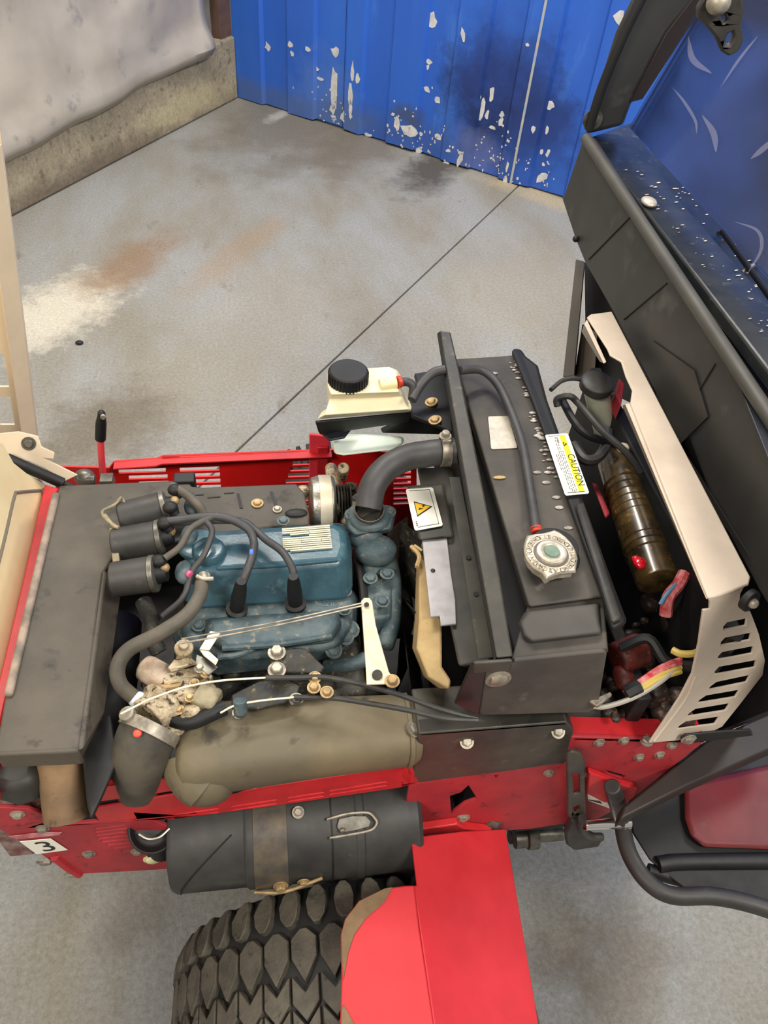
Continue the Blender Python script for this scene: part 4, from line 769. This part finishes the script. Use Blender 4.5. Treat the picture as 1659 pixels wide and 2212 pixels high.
def pp(*p): return px(lambda x, y: PN(x, y, A_, PNn), *p)
sl = []
for (x0, y0, x1, y1, sk_) in ((1564, 1353, 1613, 1344, 3), (1559, 1386, 1622, 1375, 4), (1553, 1417, 1627, 1404, 4), (1546, 1449, 1633, 1434, 4), (1536, 1482, 1618, 1466, 10), (1513, 1511, 1595, 1498, 12), (1490, 1540, 1574, 1527, 12), (1469, 1567, 1551, 1556, 12)):
    sl.append(((x0 + sk_ * .6 + 5, y0 - 8), (x1 + sk_ * .4, y1 - 8), (x1 - sk_ * .5, y1 + 8), (x0 - sk_ * .6, y0 + 9), (x0 - 1, y0 + 1)))
spl = part('slotted_side_plate', MB().prism(pp((1520, 1318), (1534, 1316), (1534, 1300), (1530, 1292), (1556, 1285), (1590, 1276), (1608, 1268), (1600, 1282), (1598, 1300), (1622, 1322), (1640, 1370), (1653, 1426), (1648, 1458), (1600, 1520), (1560, 1570), (1540, 1580), (1480, 1590), (1466, 1600), (1404, 1605), (1470, 1506), (1496, 1456), (1510, 1390)), PNn * -.003, [pp(*s_) for s_ in sl]), CREAMW, .0008, label='cream side plate with eight slanted slots')
MB().tube(pp((1412, 1600), (1478, 1512), (1500, 1462)), .002, 6, 4).build('folded_edge', spl, CREAMW, 0)
bb_ = P(1612, 1292, .99)
MB().cyl(bb_, bb_ + PNn * .008, .013).build('rubber_washer', spl, BLKD, .001); MB().ell(bb_ + PNn * .009, (.006, .006, .006)).build('screw', spl, STEEL, 0)
part('lower_black_bar', MB().prism(px(lambda x, y: PY(x, y, .412), (1468, 1590), (1478, 1583), (1545, 1576), (1620, 1572), (1625, 1584), (1530, 1596), (1470, 1602)), (0, -.004, 0)), BLKD, .002); bolts(bpy.data.objects['lower_black_bar'], px(lambda x, y: PY(x, y, .408), (1487, 1596)), -Y1, .007, STEEL)

# ---- between radiator and beam: reservoir, amber bottle, wiring
r0 = P(1290, 826, .95)
rs = part('brake_reservoir', MB().lathe(P(1296, 880, .90), P(1290, 838, .945) - P(1310, 935, .86), [(-.05, .017), (.0, .019), (.04, .019)], 28), mat('pale_reservoir_plastic', srgb(206, 208, 186), srgb(180, 182, 160), .4, scale=20), .002, label='pale round fluid reservoir with a black lid')
MB().lathe(r0 - Z1 * .012, Z1 + V(0, -.1, 0), [(0, .022), (.002, .0255), (.014, .0255), (.017, .022), (.018, .008)], 36).build('reservoir_lid', rs, BLACK, .001)
MB().cyl(P(1325, 850, .92), P(1318, 935, .86), .008).build('side_tube', rs, mat('olive_tube', srgb(120, 112, 84), None, .5), 0)
c0, c1 = P(1330, 1000, .86), P(1424, 1262, .84)
ab = part('amber_bottle', MB().lathe(c0, c1 - c0, [(-.03, .016), (-.01, .020), (.0, .027), (.06, .029), (.10, .030), (.150, .031), ((c1 - c0).length - .004, .029), ((c1 - c0).length, .02)], 32, Z1), AMB, .001, label='grimy amber ribbed plastic bottle')
axn = (c1 - c0).normalized()
for i in range(6): MB().lathe(c0 + axn * (.045 + i * .0125), axn, [(-.0015, .0295), (0, .0312), (.0015, .0295)], 32).build('graduation_rib', ab, AMB, 0)
for i in range(3): MB().lathe(c0 + axn * (.150 + i * .011), axn, [(-.002, .030), (0, .0325), (.002, .030)], 32).build('bottle_ring', ab, AMB, 0)
MB().cyl(P(1352, 985, .875), P(1348, 972, .885), .010).ell(P(1346, 968, .89), (.010, .010, .007)).build('bottle_stopper', ab, BOTT, .001)
part('red_lens', MB().ell(P(1382, 1216, .874), (.009, .010, .006), nu=14, nv=8).ell(P(1374, 1208, .872), (.006, .006, .005), nu=10, nv=6), REFL, 0, label='small glossy red lens')
part('red_moulding', MB().loft([z(.86, (1278, 1042), (1290, 1046), (1318, 1110), (1308, 1122)), z(.83, (1278, 1042), (1290, 1046), (1318, 1110), (1308, 1122))]), REDD, .003)
part('red_tab', MB().prism(z(.93, (1338, 815), (1350, 830), (1342, 875), (1330, 850)), (0, 0, -.03)), REDD, .002)
part('firewall', MB().mm((.44, .44, .40), (.46, 1.0, .80)).mm((.36, .44, .40), (.6, 1.0, .55)).mm((.53, .46, .45), (.55, 1.0, .9)), BLKD, .003)
def wire(nm, pts, r, m_, lab=None): return part(nm, MB().tube([P(*p) for p in pts], r, 8, 6), m_, 0, lab)
wire('red_wire_bundle', [(1478, 1238, .88), (1466, 1262, .875), (1444, 1290, .87), (1438, 1330, .85)], .008, REDW, 'red and pink wire bundle')
wire('blue_wire', [(1460, 1262, .88), (1440, 1284, .878), (1426, 1306, .87)], .0028, mat('blue_wire', srgb(90, 130, 160), None, .5))
wire('yellow_wire', [(1452, 1404, .86), (1470, 1412, .862), (1496, 1412, .86), (1515, 1404, .85)], .0045, YELW, 'short yellow wire')
for i in range(4): wire('harness_wire', [(1348 + 4 * i, 1496 - 0 * i, .84), (1390, 1466 + 7 * i, .85), (1430, 1440 + 8 * i, .85), (1470, 1424 + 9 * i, .84)], .0032, (REDW, REDW, YELW, YELW)[i], 'red wire of the harness' if i < 2 else 'yellow wire of the harness')
wire('harness_sleeve', [(1352, 1500, .842), (1366, 1492, .845), (1380, 1486, .846)], .010, BLKD)
wire('steel_conduit', [(1282, 1526, .83), (1310, 1526, .835), (1370, 1506, .845), (1430, 1470, .85), (1466, 1436, .84)], .0032, mat('silver_conduit', srgb(196, 190, 176), None, .4, .4), 'silver cable conduit')
part('cable_lug', MB().loft([z(.85, (1272, 1514), (1290, 1526), (1322, 1500), (1318, 1494)), z(.842, (1272, 1518), (1290, 1530), (1322, 1504), (1318, 1498))]), STEEL, .001, label='bright cable lug')
wire('black_cable', [(1190, 842, .95), (1215, 822, .95), (1245, 818, .95), (1278, 830, .94)], .0035, BLACK, 'thin black cable')
wire('black_cable', [(1204, 878, .93), (1204, 862, .94), (1230, 856, .95), (1250, 872, .94), (1300, 930, .93), (1350, 975, .92), (1385, 1020, .90)], .005, BLACK)
wire('black_cable', [(1240, 960, .90), (1262, 992, .90), (1290, 990, .90), (1310, 960, .90), (1312, 930, .9)], .008, BLACK, 'looped thick black cable')
wire('black_cable', [(1212, 860, .92), (1240, 910, .93), (1270, 940, .92), (1330, 960, .90)], .006, BLKD)
wire('black_cable', [(1440, 1330, .84), (1460, 1300, .85), (1480, 1250, .86), (1500, 1220, .85)], .006, BLKD)
wire('black_cable', [(1340, 1400, .82), (1400, 1380, .84), (1440, 1430, .83), (1500, 1440, .83)], .007, BLKD)
part('red_solenoid', MB().lathe(P(1330, 1425, .80), V(1, .3, .1), [(0, .018), (.004, .022), (.04, .022), (.045, .016)], 24).ell(P(1348, 1462, .79), (.014, .02, .014)), mat('grimy_red_part', srgb(124, 44, 38), srgb(70, 36, 30), .45, scale=50, c3=srgb(120, 92, 66), c3t=.58), .002, label='grimy red solenoid')
random.seed(21); mb = MB()
for i in range(60):
    x, y = random.uniform(1290, 1500), random.uniform(1290, 1560); r = random.uniform(.006, .018)
    mb.ell(P(x, y, random.uniform(.70, .79)), (r, r * random.uniform(.5, 1.2), r * .8), nu=9, nv=6, e=.8)
part('dark_fittings', mb, mat('dark_grime', srgb(60, 46, 38), srgb(30, 27, 25), .45, scale=40, c3=srgb(128, 92, 62), c3t=.58, bump=.4), 0, kind='stuff', label='dark greasy fittings under the wiring')

# ---- rear fender, tyre
def fz(*p): return z(.60, *p)
FT = .60
# cross section along X (flat top, knee, slope down to the right), extruded along Y
xa, xk, xr = P(735, 2100, FT).x, P(900, 2000, FT).x, P(1130, 2000, .56).x
fen = MB()
top = fz((728, 2400), (738, 2120), (736, 2020), (745, 1985), (775, 1945), (830, 1918), (880, 1912), (895, 1912), (905, 2000), (965, 2400))
fen.prism(top, (0, 0, -.004))
q0, q1 = P(965, 2400, FT), P(868, 1790, FT); r0_, r1_ = P(1195, 2400, .50), P(1092, 1790, .50)
fnn = (q1 - q0).cross(r1_ - q0).normalized(); fnn = fnn if fnn.z > 0 else -fnn
fen.prism([PN(a, b, q0, fnn) for a, b in ((965, 2400), (894, 1912), (902, 1912), (890, 1808), (1000, 1795), (1092, 1790), (1195, 2400))], (-.002, 0, -.004))
fn = part('rear_fender', fen, FEND, .006, seg=3, label='red rear fender with a flat top and a sloping side')
MB().prism([p + V(0, 0, .0006) for p in fz((741, 2120), (737, 2020), (746, 1986), (776, 1947), (830, 1920), (848, 1917), (830, 1950), (790, 1985), (765, 2020), (752, 2060), (745, 2100))], (0, 0, .0012)).prism([p + V(0, 0, .0006) for p in fz((742, 2170), (765, 2212), (770, 2260), (735, 2260), (738, 2180))], (0, 0, .0012)).build('brown_patch', fn, BROWN, .0008, label='brown patch on the fender corner')  # thin brown patches laid along the edge of the flat top
MB().prism([r0_, r1_, r1_ - Z1 * .18, r0_ - Z1 * .18], (-.004, 0, 0)).build('outer_skirt', fn, FEND, .001)

tc = V(.09, .20, .285); TR, TWd = .255, .155
tn = thing  # noqa
def tyre_r(y):                                      # carcass radius across the width
    t = abs(y - tc.y) / TWd; return TR * (1 - .02 * t ** 2) if t < .8 else TR * (.987 - .30 * (t - .8) ** 1.4 * 2.2)
ty = part('rear_tyre', MB().lathe(V(tc.x, tc.y - TWd, tc.z), Y1, [(TWd * (1 + v), tyre_r(tc.y + TWd * v)) for v in (-1, -.97, -.92, -.86, -.8, -.6, -.3, 0, .3, .6, .8, .86, .92, .97, 1)], 96), TYRE, 0, label='black rear tyre with chunky zigzag tread')
MB().lathe(V(tc.x, tc.y - TWd + .02, tc.z), Y1, [(0, .10), (.03, .12), (2 * TWd - .07, .12), (2 * TWd - .04, .10)], 40).build('rim', ty, mat('rim_red', srgb(150, 26, 30), None, .5), .002)
def tp(th, y, h): r = tyre_r(y) + h; return V(tc.x - r * math.sin(th), y, tc.z + r * math.cos(th))
NL = 44
def lug(outline, h=.010, taper=.93):
    n = len(outline); c = (sum(o[0] for o in outline) / n, sum(o[1] for o in outline) / n)
    lo = [tp(a, b, -.004) for a, b in outline]; hi = [tp(c[0] + (a - c[0]) * taper, c[1] + (b - c[1]) * taper, h) for a, b in outline]
    return MB().loft([lo, hi])
st = 2 * math.pi / NL
protos = []
def oval(cy, ry, rx, k=10): return [(rx * math.cos(2 * math.pi * i / k) * st, cy + ry * math.sin(2 * math.pi * i / k)) for i in range(k)]
yc = tc.y
protos.append(('shoulder_lug', lambda: oval(yc + .128, .028, .38), 1, .012))
protos.append(('shoulder_lug', lambda: oval(yc - .128, .028, .38), 1, .012))
def chev(cy, hh, w_): return [(-.5 * st * .96, cy + hh), (-.0 * st, cy - hh * .6), (.5 * st * .96, cy + hh), (.5 * st * .96, cy + hh - w_), (0, cy - hh * .6 - w_), (-.5 * st * .96, cy + hh - w_)]
protos += [('tread_block', lambda: [(-.47 * st, yc + .088), (-.12 * st, yc + .100), (.12 * st, yc + .100), (.47 * st, yc + .088), (.46 * st, yc + .064), (.02 * st, yc + .036), (-.02 * st, yc + .036), (-.46 * st, yc + .064)], 1, .010),
           ('tread_block', lambda: chev(yc + .034, .013, .032), 1, .010), ('tread_block', lambda: chev(yc - .002, .013, .032), 1, .010), ('tread_block', lambda: chev(yc - .040, .013, .032), 1, .010), ('tread_block', lambda: chev(yc - .078, .013, .032), 1, .010)]
for nm, fn_, _, h in protos:
    base = lug(fn_(), h); me0 = None
    for i in range(14 if True else 0):
        th0 = st * (i - 2) * 1.0 + (.5 * st if nm == 'shoulder_lug' else 0)
        # visible upper rear arc only gets separate blocks; mesh is shared and turned about the axle
        if me0 is None:
            o = base.build(nm, ty, LUG, .0012); me0 = o.data
        else:
            o = o.copy(); COL.objects.link(o)
        Rm = Matrix.Translation(tc) @ Matrix.Rotation(-th0, 4, 'Y') @ Matrix.Translation(-tc)
        o.matrix_local = Rm
rest = MB()
for nm, fn_, _, h in protos:
    for i in range(12, NL - 2):
        th0 = st * i + (.5 * st if nm == 'shoulder_lug' else 0)
        rest.v_ = None
        o_ = lug([(a + th0, b) for a, b in fn_()], h); rest.cur = 0; rest.add(o_.v, o_.f)
rest.mats = [LUG]; rest.build('tread_remainder', ty, None, 0, kind='stuff')
# far wheel and far fender edge just visible over the far panel
fw = part('far_tyre', MB().lathe(V(.13, 1.12, .25), Y1, [(0, .16), (.015, .19), (.03, .205), (.19, .205), (.22, .18)], 64), TYRE, 0)
mb = MB()
for i in range(56):
    t = 2 * math.pi * i / 56; mb.box(V(.13 + .208 * math.cos(t), 1.30, .25 + .208 * math.sin(t)), (.014, .06, .010), (V(math.cos(t), 0, math.sin(t)), Y1, V(-math.sin(t), 0, math.cos(t))))
mb.build('far_tread', fw, TYRE, .002, kind='stuff')

# ---- parts hanging below the front plate
part('drive_shaft', MB().cyl(PY(1100, 1808, .46), PY(1215, 1800, .46), .012).lathe(PY(1110, 1812, .45), X1, [(0, .016), (.02, .016), (.022, .02), (.04, .02)], 20), DSTEEL, .001)
hk = part('latch_hook', MB().prism(px(lambda x, y: PY(x, y, .395), (1224, 1632), (1236, 1625), (1254, 1628), (1264, 1645), (1266, 1760), (1255, 1775), (1238, 1778), (1226, 1762)), (0, .006, 0), [px(lambda x, y: PY(x, y, .395), (1237, 1672), (1252, 1672), (1254, 1715), (1240, 1718)), px(lambda x, y: PY(x, y, .395), (1238, 1745), (1250, 1740), (1254, 1750), (1242, 1758))]), BRACK, .002, label='black slotted latch link')
MB().prism(px(lambda x, y: PY(x, y, .39), (1222, 1800), (1236, 1776), (1256, 1775), (1262, 1800), (1300, 1820), (1294, 1830), (1240, 1838), (1224, 1826)), (0, .012, 0)).build('hook_foot', hk, BLACK, .003)
MB().tube(px(lambda x, y: PY(x, y, .385), (1258, 1768), (1256, 1790), (1272, 1806), (1300, 1808)), .006, 10).build('link_pin', hk, BLACK, 0)
part('chrome_pin', MB().cyl(PY(1262, 1782, .38), PY(1352, 1778, .38), .0075).cyl(PY(1344, 1778, .378), PY(1360, 1777, .378), .009), mat('chrome', srgb(235, 235, 232), None, .12, 1), .001, label='polished steel pin')
part('black_knob_rod', MB().cyl(PY(1322, 1698, .39), PY(1346, 1775, .385), .011, .013), BLACK, .002)
dc = MB().mat(WHITE).prism(px(lambda x, y: PY(x, y, .408), (1268, 1705), (1305, 1718), (1318, 1746), (1270, 1728)), (0, -.0008, 0)).mat(INK).prism(px(lambda x, y: PY(x, y, .4065), (1268, 1727), (1296, 1731), (1300, 1736)), (0, -.0006, 0))
dc.build('small_decal', bpy.data.objects['front_side_plate'], None, 0, label='white decal')

# ---- cab frame with windscreen
GX, GZ = .57, 1.15
def cx_(x, y, X=.56): return PX(x, y, X)
GUN = mat('satin_black_cab_steel', srgb(58, 58, 56), srgb(44, 44, 43), .42, scale=5, c3=srgb(72, 72, 68), c3t=.6)
cab = part('cab_frame', MB().tube([PX(1266, 300, .56), PX(1700, 958, .56)], .0095, 12, smooth=False), mat('worn_black_rail', srgb(78, 76, 70), srgb(64, 62, 58), .5, scale=8), 0, label='worn black steel windscreen rail')
cowl = part('cab_cowl_panel', MB().prism(px(cx_, (1262, 290), (1214, 432), (1243, 520), (1262, 566), (1322, 672), (1640, 1280), (1780, 1500), (1780, 1100), (1276, 300)), (.012, 0, 0)), GUN, .004, label='black cowl panel below the windscreen')
for a, b in (((1272, 560), (1360, 470)), ((1348, 690), (1440, 612)), ((1500, 860), (1545, 786))):
    MB().tube([PX(*a, .5592), PX(*b, .5592)], .0012, 6, smooth=False).build('panel_crease', cowl, BLKD, 0)
MB().prism(px(lambda x, y: PX(x, y, .558), (1372, 756), (1410, 736), (1500, 800), (1530, 900), (1470, 960), (1620, 1200), (1560, 1130), (1440, 900)), (-.001, 0, 0)).build('dark_patch', cowl, mat('dark_cowl_tone', srgb(44, 43, 41), None, .4), 0)  # thin irregular patch, darker than the cowl around it
MB().ell(PX(1244, 516, .555), (.006, .006, .006)).build('rivet', cowl, BLKD, 0)
fyc = PX(1270, 285, .57).y
def pc(x, y, d=0): return PY(x, y, fyc + d)
post = part('cab_corner_post', MB().loft([[pc(1264, 290), pc(1345, 270), pc(1345, 270, .05), pc(1264, 290, .05)], [pc(1286, 210), pc(1372, 200), pc(1372, 200, .05), pc(1286, 210, .05)], [pc(1330, 70), pc(1440, 70), pc(1440, 70, .05), pc(1330, 70, .05)], [pc(1392, -60), pc(1530, -40), pc(1530, -40, .05), pc(1392, -60, .05)]]), GUN, .006, label='black cab corner post leaning up out of view')
MB().tube([pc(1272, 280, -.012), pc(1300, 190, -.012), pc(1350, 70, -.012), pc(1405, -40, -.012)], .008, 10).build('door_seal', post, BLKD, 0)
MB().prism([pc(1362, 222, -.002), pc(1440, 70, -.002), pc(1525, -40, -.002), pc(1560, -40, .02), pc(1470, 90, .02), pc(1388, 215, .02)], (.0, .01, 0)).build('glass_gasket', post, mat('dark_brown_gasket', srgb(52, 40, 32), None, .6), .002)
bolts(post, [pc(1280, 258, -.008)], -Y1, .012, DSTEEL)
# windscreen: dusty glass leaning back from the lower rail
g0, g1 = PX(1290, 285, .575), PX(1720, 945, .575)
slope = V(.30, 0, 1).normalized()
GL = bpy.data.materials.new('dusty_glass'); GL.use_nodes = True; nt = GL.node_tree; N = nt.nodes; L = nt.links; N.clear()
out = N.new('ShaderNodeOutputMaterial'); m1 = N.new('ShaderNodeMixShader'); m2 = N.new('ShaderNodeMixShader'); tr = N.new('ShaderNodeBsdfTransparent'); gl = N.new('ShaderNodeBsdfGlossy'); df = N.new('ShaderNodeBsdfDiffuse')
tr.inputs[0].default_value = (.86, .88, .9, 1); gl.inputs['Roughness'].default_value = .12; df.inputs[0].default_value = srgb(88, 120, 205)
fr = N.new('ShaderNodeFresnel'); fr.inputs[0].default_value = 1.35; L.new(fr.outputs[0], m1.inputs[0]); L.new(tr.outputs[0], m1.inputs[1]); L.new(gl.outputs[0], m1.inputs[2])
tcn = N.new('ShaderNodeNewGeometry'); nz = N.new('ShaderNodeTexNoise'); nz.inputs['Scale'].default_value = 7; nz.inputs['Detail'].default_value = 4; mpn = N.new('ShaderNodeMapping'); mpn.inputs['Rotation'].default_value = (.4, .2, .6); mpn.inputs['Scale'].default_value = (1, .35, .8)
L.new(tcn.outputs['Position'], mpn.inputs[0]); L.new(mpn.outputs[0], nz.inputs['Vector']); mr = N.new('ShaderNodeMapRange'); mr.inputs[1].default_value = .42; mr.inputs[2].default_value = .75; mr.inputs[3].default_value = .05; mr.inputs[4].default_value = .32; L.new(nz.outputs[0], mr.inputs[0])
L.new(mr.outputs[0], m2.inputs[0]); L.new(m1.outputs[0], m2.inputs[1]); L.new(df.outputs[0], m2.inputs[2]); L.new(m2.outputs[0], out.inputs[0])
gy1 = g1.y - .25; base = .575
gA, gB = pc(1366, 262), pc(1520, 0); gsl = (gB - gA).normalized(); GX0 = gA.x
def gp_(y, t): return V(gA.x, y, gA.z) + gsl * t
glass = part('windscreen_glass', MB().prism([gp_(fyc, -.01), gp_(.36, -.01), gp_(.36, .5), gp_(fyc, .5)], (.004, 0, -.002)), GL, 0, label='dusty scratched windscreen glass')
DASH = mat('black_dash', srgb(34, 38, 46), srgb(24, 26, 32), .4, scale=16, c3=srgb(52, 58, 68), c3t=.6)
WETB = mat('wet_black_ledge', srgb(44, 46, 46), srgb(30, 33, 36), .3, scale=22, c3=srgb(70, 74, 78), c3t=.6)
ledge = part('windscreen_ledge', MB().prism([P(1272, 296, 1.13), P(1368, 262, 1.13), V(GX0 + .01, fyc - .2, 1.13), V(GX0 + .01, .28, 1.13), V(.572, .28, 1.13)], (0, 0, -.02)), WETB, .004, label='wet black ledge speckled with drops below the glass')
SM = bpy.data.materials.new('smear_film'); SM.use_nodes = True; sb = SM.node_tree.nodes['Principled BSDF']; sb.inputs['Base Color'].default_value = srgb(190, 190, 215); sb.inputs['Alpha'].default_value = .22; sb.inputs['Roughness'].default_value = .7
gn = (gp_(.28, 0) - gp_(fyc, 0)).cross(gsl).normalized(); gn = gn if gn.dot(O - gA) > 0 else -gn
for sp_, wd_ in ((((1455, 190), (1480, 220), (1505, 262), (1508, 290)), 7), (((1625, 345), (1650, 325), (1690, 290)), 12), (((1560, 190), (1600, 130), (1640, 80)), 6), (((1490, 80), (1500, 130), (1540, 160)), 14), (((1590, 480), (1640, 500), (1648, 540), (1620, 590)), 8), (((1520, 250), (1545, 290), (1550, 330)), 14)):
    cp = catmull([V(a, b, 0) for a, b in sp_], 6); n_ = len(cp); L_, R_2 = [], []
    for i, c in enumerate(cp):
        t_ = (cp[min(i + 1, n_ - 1)] - cp[max(i - 1, 0)]).normalized(); k2 = wd_ * math.sin(math.pi * (i + .3) / n_) * .5
        L_.append(PN(c.x - t_.y * k2, c.y + t_.x * k2, gA, gn) + gn * .003); R_2.append(PN(c.x + t_.y * k2, c.y - t_.x * k2, gA, gn) + gn * .003)
    mbs = MB(); mbs.add(L_ + R_2, [[i, i + 1, n_ + i + 1, n_ + i] for i in range(n_ - 1)]); mbs.build('smear', glass, SM, 0)
dash = part('dashboard', MB().loft([[P(*p, h) for p in ((1372, 268), (1400, 324), (1534, 321), (1560, 356), (1640, 520), (1900, 960), (1900, 1400), (1700, 1100))] for h in (1.10, 1.06)]), DASH, .004, label='black dashboard seen through the glass')
mb = MB(); random.seed(5)
for i in range(240):
    y = random.uniform(.45, 1.25); x = random.uniform(.60, GX0 + .08); r = random.uniform(.0005, .0016)
    mb.ell(V(x, y, 1.1315 if x < GX0 else 1.101), (r * 3, r, r * .5), ax=(V(.9, .3, 0).normalized(), V(-.3, .9, 0).normalized(), Z1), nu=6, nv=4)
mb.build('water_drops', ledge, SILV, 0, kind='stuff', label='small shiny water drops')
for a_, b_ in (((1560, 500, 1.115), (1720, 720, 1.115)),): MB().tube([P(*a_), P(*b_)], .004, 8, smooth=False).build('ledge_seam', ledge, BLKD, 0)
MB().ell(P(1402, 436, 1.135), (.012, .016, .006)).build('round_grommet', ledge, SILV, 0)
part('dash_fitting', MB().ell(P(1506, 326, 1.11), (.014, .007, .006), e=.8), mat('shiny_fitting', srgb(190, 205, 215), srgb(60, 70, 80), .15, .7, scale=200), 0)
part('cable_in_cab', MB().tube([P(*p) for p in ((1552, 505, 1.11), (1610, 490, 1.11), (1640, 520, 1.11), (1640, 560, 1.11), (1600, 590, 1.11))], .004, 8), DSTEEL, 0)
# hinge bracket hanging from the top
hgp = lambda x, y: PY(x, y, fyc - .38)
hg = part('door_hinge', MB().prism(px(hgp, (1508, 20), (1530, -20), (1606, -20), (1608, 30), (1602, 50), (1608, 86), (1596, 112), (1576, 122), (1562, 114), (1548, 82), (1530, 60), (1510, 40)), (0, .01, 0), [px(hgp, (1572, 74), (1584, 68), (1588, 80), (1578, 98), (1566, 98)), px(hgp, (1558, 34), (1567, 32), (1573, 44), (1564, 50))]), BRACK, .004, label='black cast hinge bracket with two slots')
MB().ell(hgp(1544, 2) + V(0, -.01, 0), (.014, .012, .012)).build('hinge_bolt', hg, STEEL, 0)
# rear post below the cowl
part('lower_post', MB().loft([[PX(1244, 560, .58), PX(1262, 566, .58), PX(1264, 566, .60), PX(1246, 560, .60)], [PX(1216, 815, .58), PX(1240, 812, .58), PX(1242, 812, .60), PX(1218, 815, .60)]]), mat('grey_post', srgb(104, 100, 92), srgb(86, 82, 76), .5), .002)
part('lower_post', MB().loft([[PX(1258, 700, .60), PX(1290, 720, .60), PX(1292, 720, .62), PX(1260, 700, .62)], [PX(1240, 815, .60), PX(1284, 820, .60), PX(1286, 820, .62), PX(1242, 815, .62)]]), mat('brown_post_steel', srgb(92, 82, 72), None, .5), .002)
part('cowl_inner', MB().prism([PX(*p, .62) for p in ((1262, 566), (1264, 700), (1262, 800), (1340, 860), (1420, 900), (1400, 700))], (.01, 0, 0)), BLKD, .001)
part('cab_floor_box', MB().prism([PX(*p, .64) for p in ((1400, 860), (1300, 900), (1380, 1600), (1500, 1600), (1800, 1480), (1800, 900))], (.02, 0, 0)), BLKD, .001)

# ---- lower cab: red footwell panel and black door frame
def pl(x, y): return PY(x, y, .36)
part('footwell_shell', MB().loft([[P(*p, .50) for p in ((1350, 1735), (1420, 1660), (1520, 1600), (1800, 1540), (1800, 1960), (1500, 1945), (1400, 1860), (1362, 1800))], [P(*p, .44) for p in ((1420, 1745), (1450, 1680), (1540, 1640), (1800, 1580), (1800, 1900), (1520, 1880), (1440, 1820), (1426, 1790))]]), BLKD, .006, label='dark footwell shell')
part('cab_side_frame', MB().tube([P(*p) for p in ((1348, 1740, .52), (1346, 1790, .52), (1362, 1850, .52), (1400, 1905, .52), (1452, 1934, .52), (1540, 1936, .52), (1620, 1952, .52), (1720, 1985, .52))], .012, 16), BLACK, 0, label='curved black tubular door frame')
part('lower_cowl', MB().prism([P(*p, .66) for p in ((1526, 1600), (1800, 1480), (1800, 1560), (1660, 1620), (1480, 1700), (1340, 1770), (1346, 1742))], (0, 0, -.03)), mat('dark_brown_cowl', srgb(46, 36, 32), srgb(34, 28, 26), .5), .003)
part('red_footwell_panel', MB().loft([[P(*p, .505) for p in ((1474, 1700), (1500, 1686), (1700, 1640), (1700, 1840), (1520, 1832), (1490, 1810), (1476, 1770))], [P(*p, .515) for p in ((1482, 1704), (1504, 1692), (1700, 1648), (1700, 1832), (1524, 1826), (1496, 1804), (1484, 1768))]]), mat('glossy_dark_red', srgb(116, 34, 38), srgb(92, 28, 32), .5, scale=9, coat=0, c3=srgb(104, 60, 56), c3t=.6), .006, label='glossy dark red panel inside the cab')
part('inner_door_rail', MB().tube([P(*p) for p in ((1420, 1868, .50), (1480, 1862, .50), (1700, 1860, .50))], .012, 12).tube([P(*p) for p in ((1400, 1880, .49), (1500, 1905, .49), (1700, 1920, .49))], .010, 12), BLKD, 0)
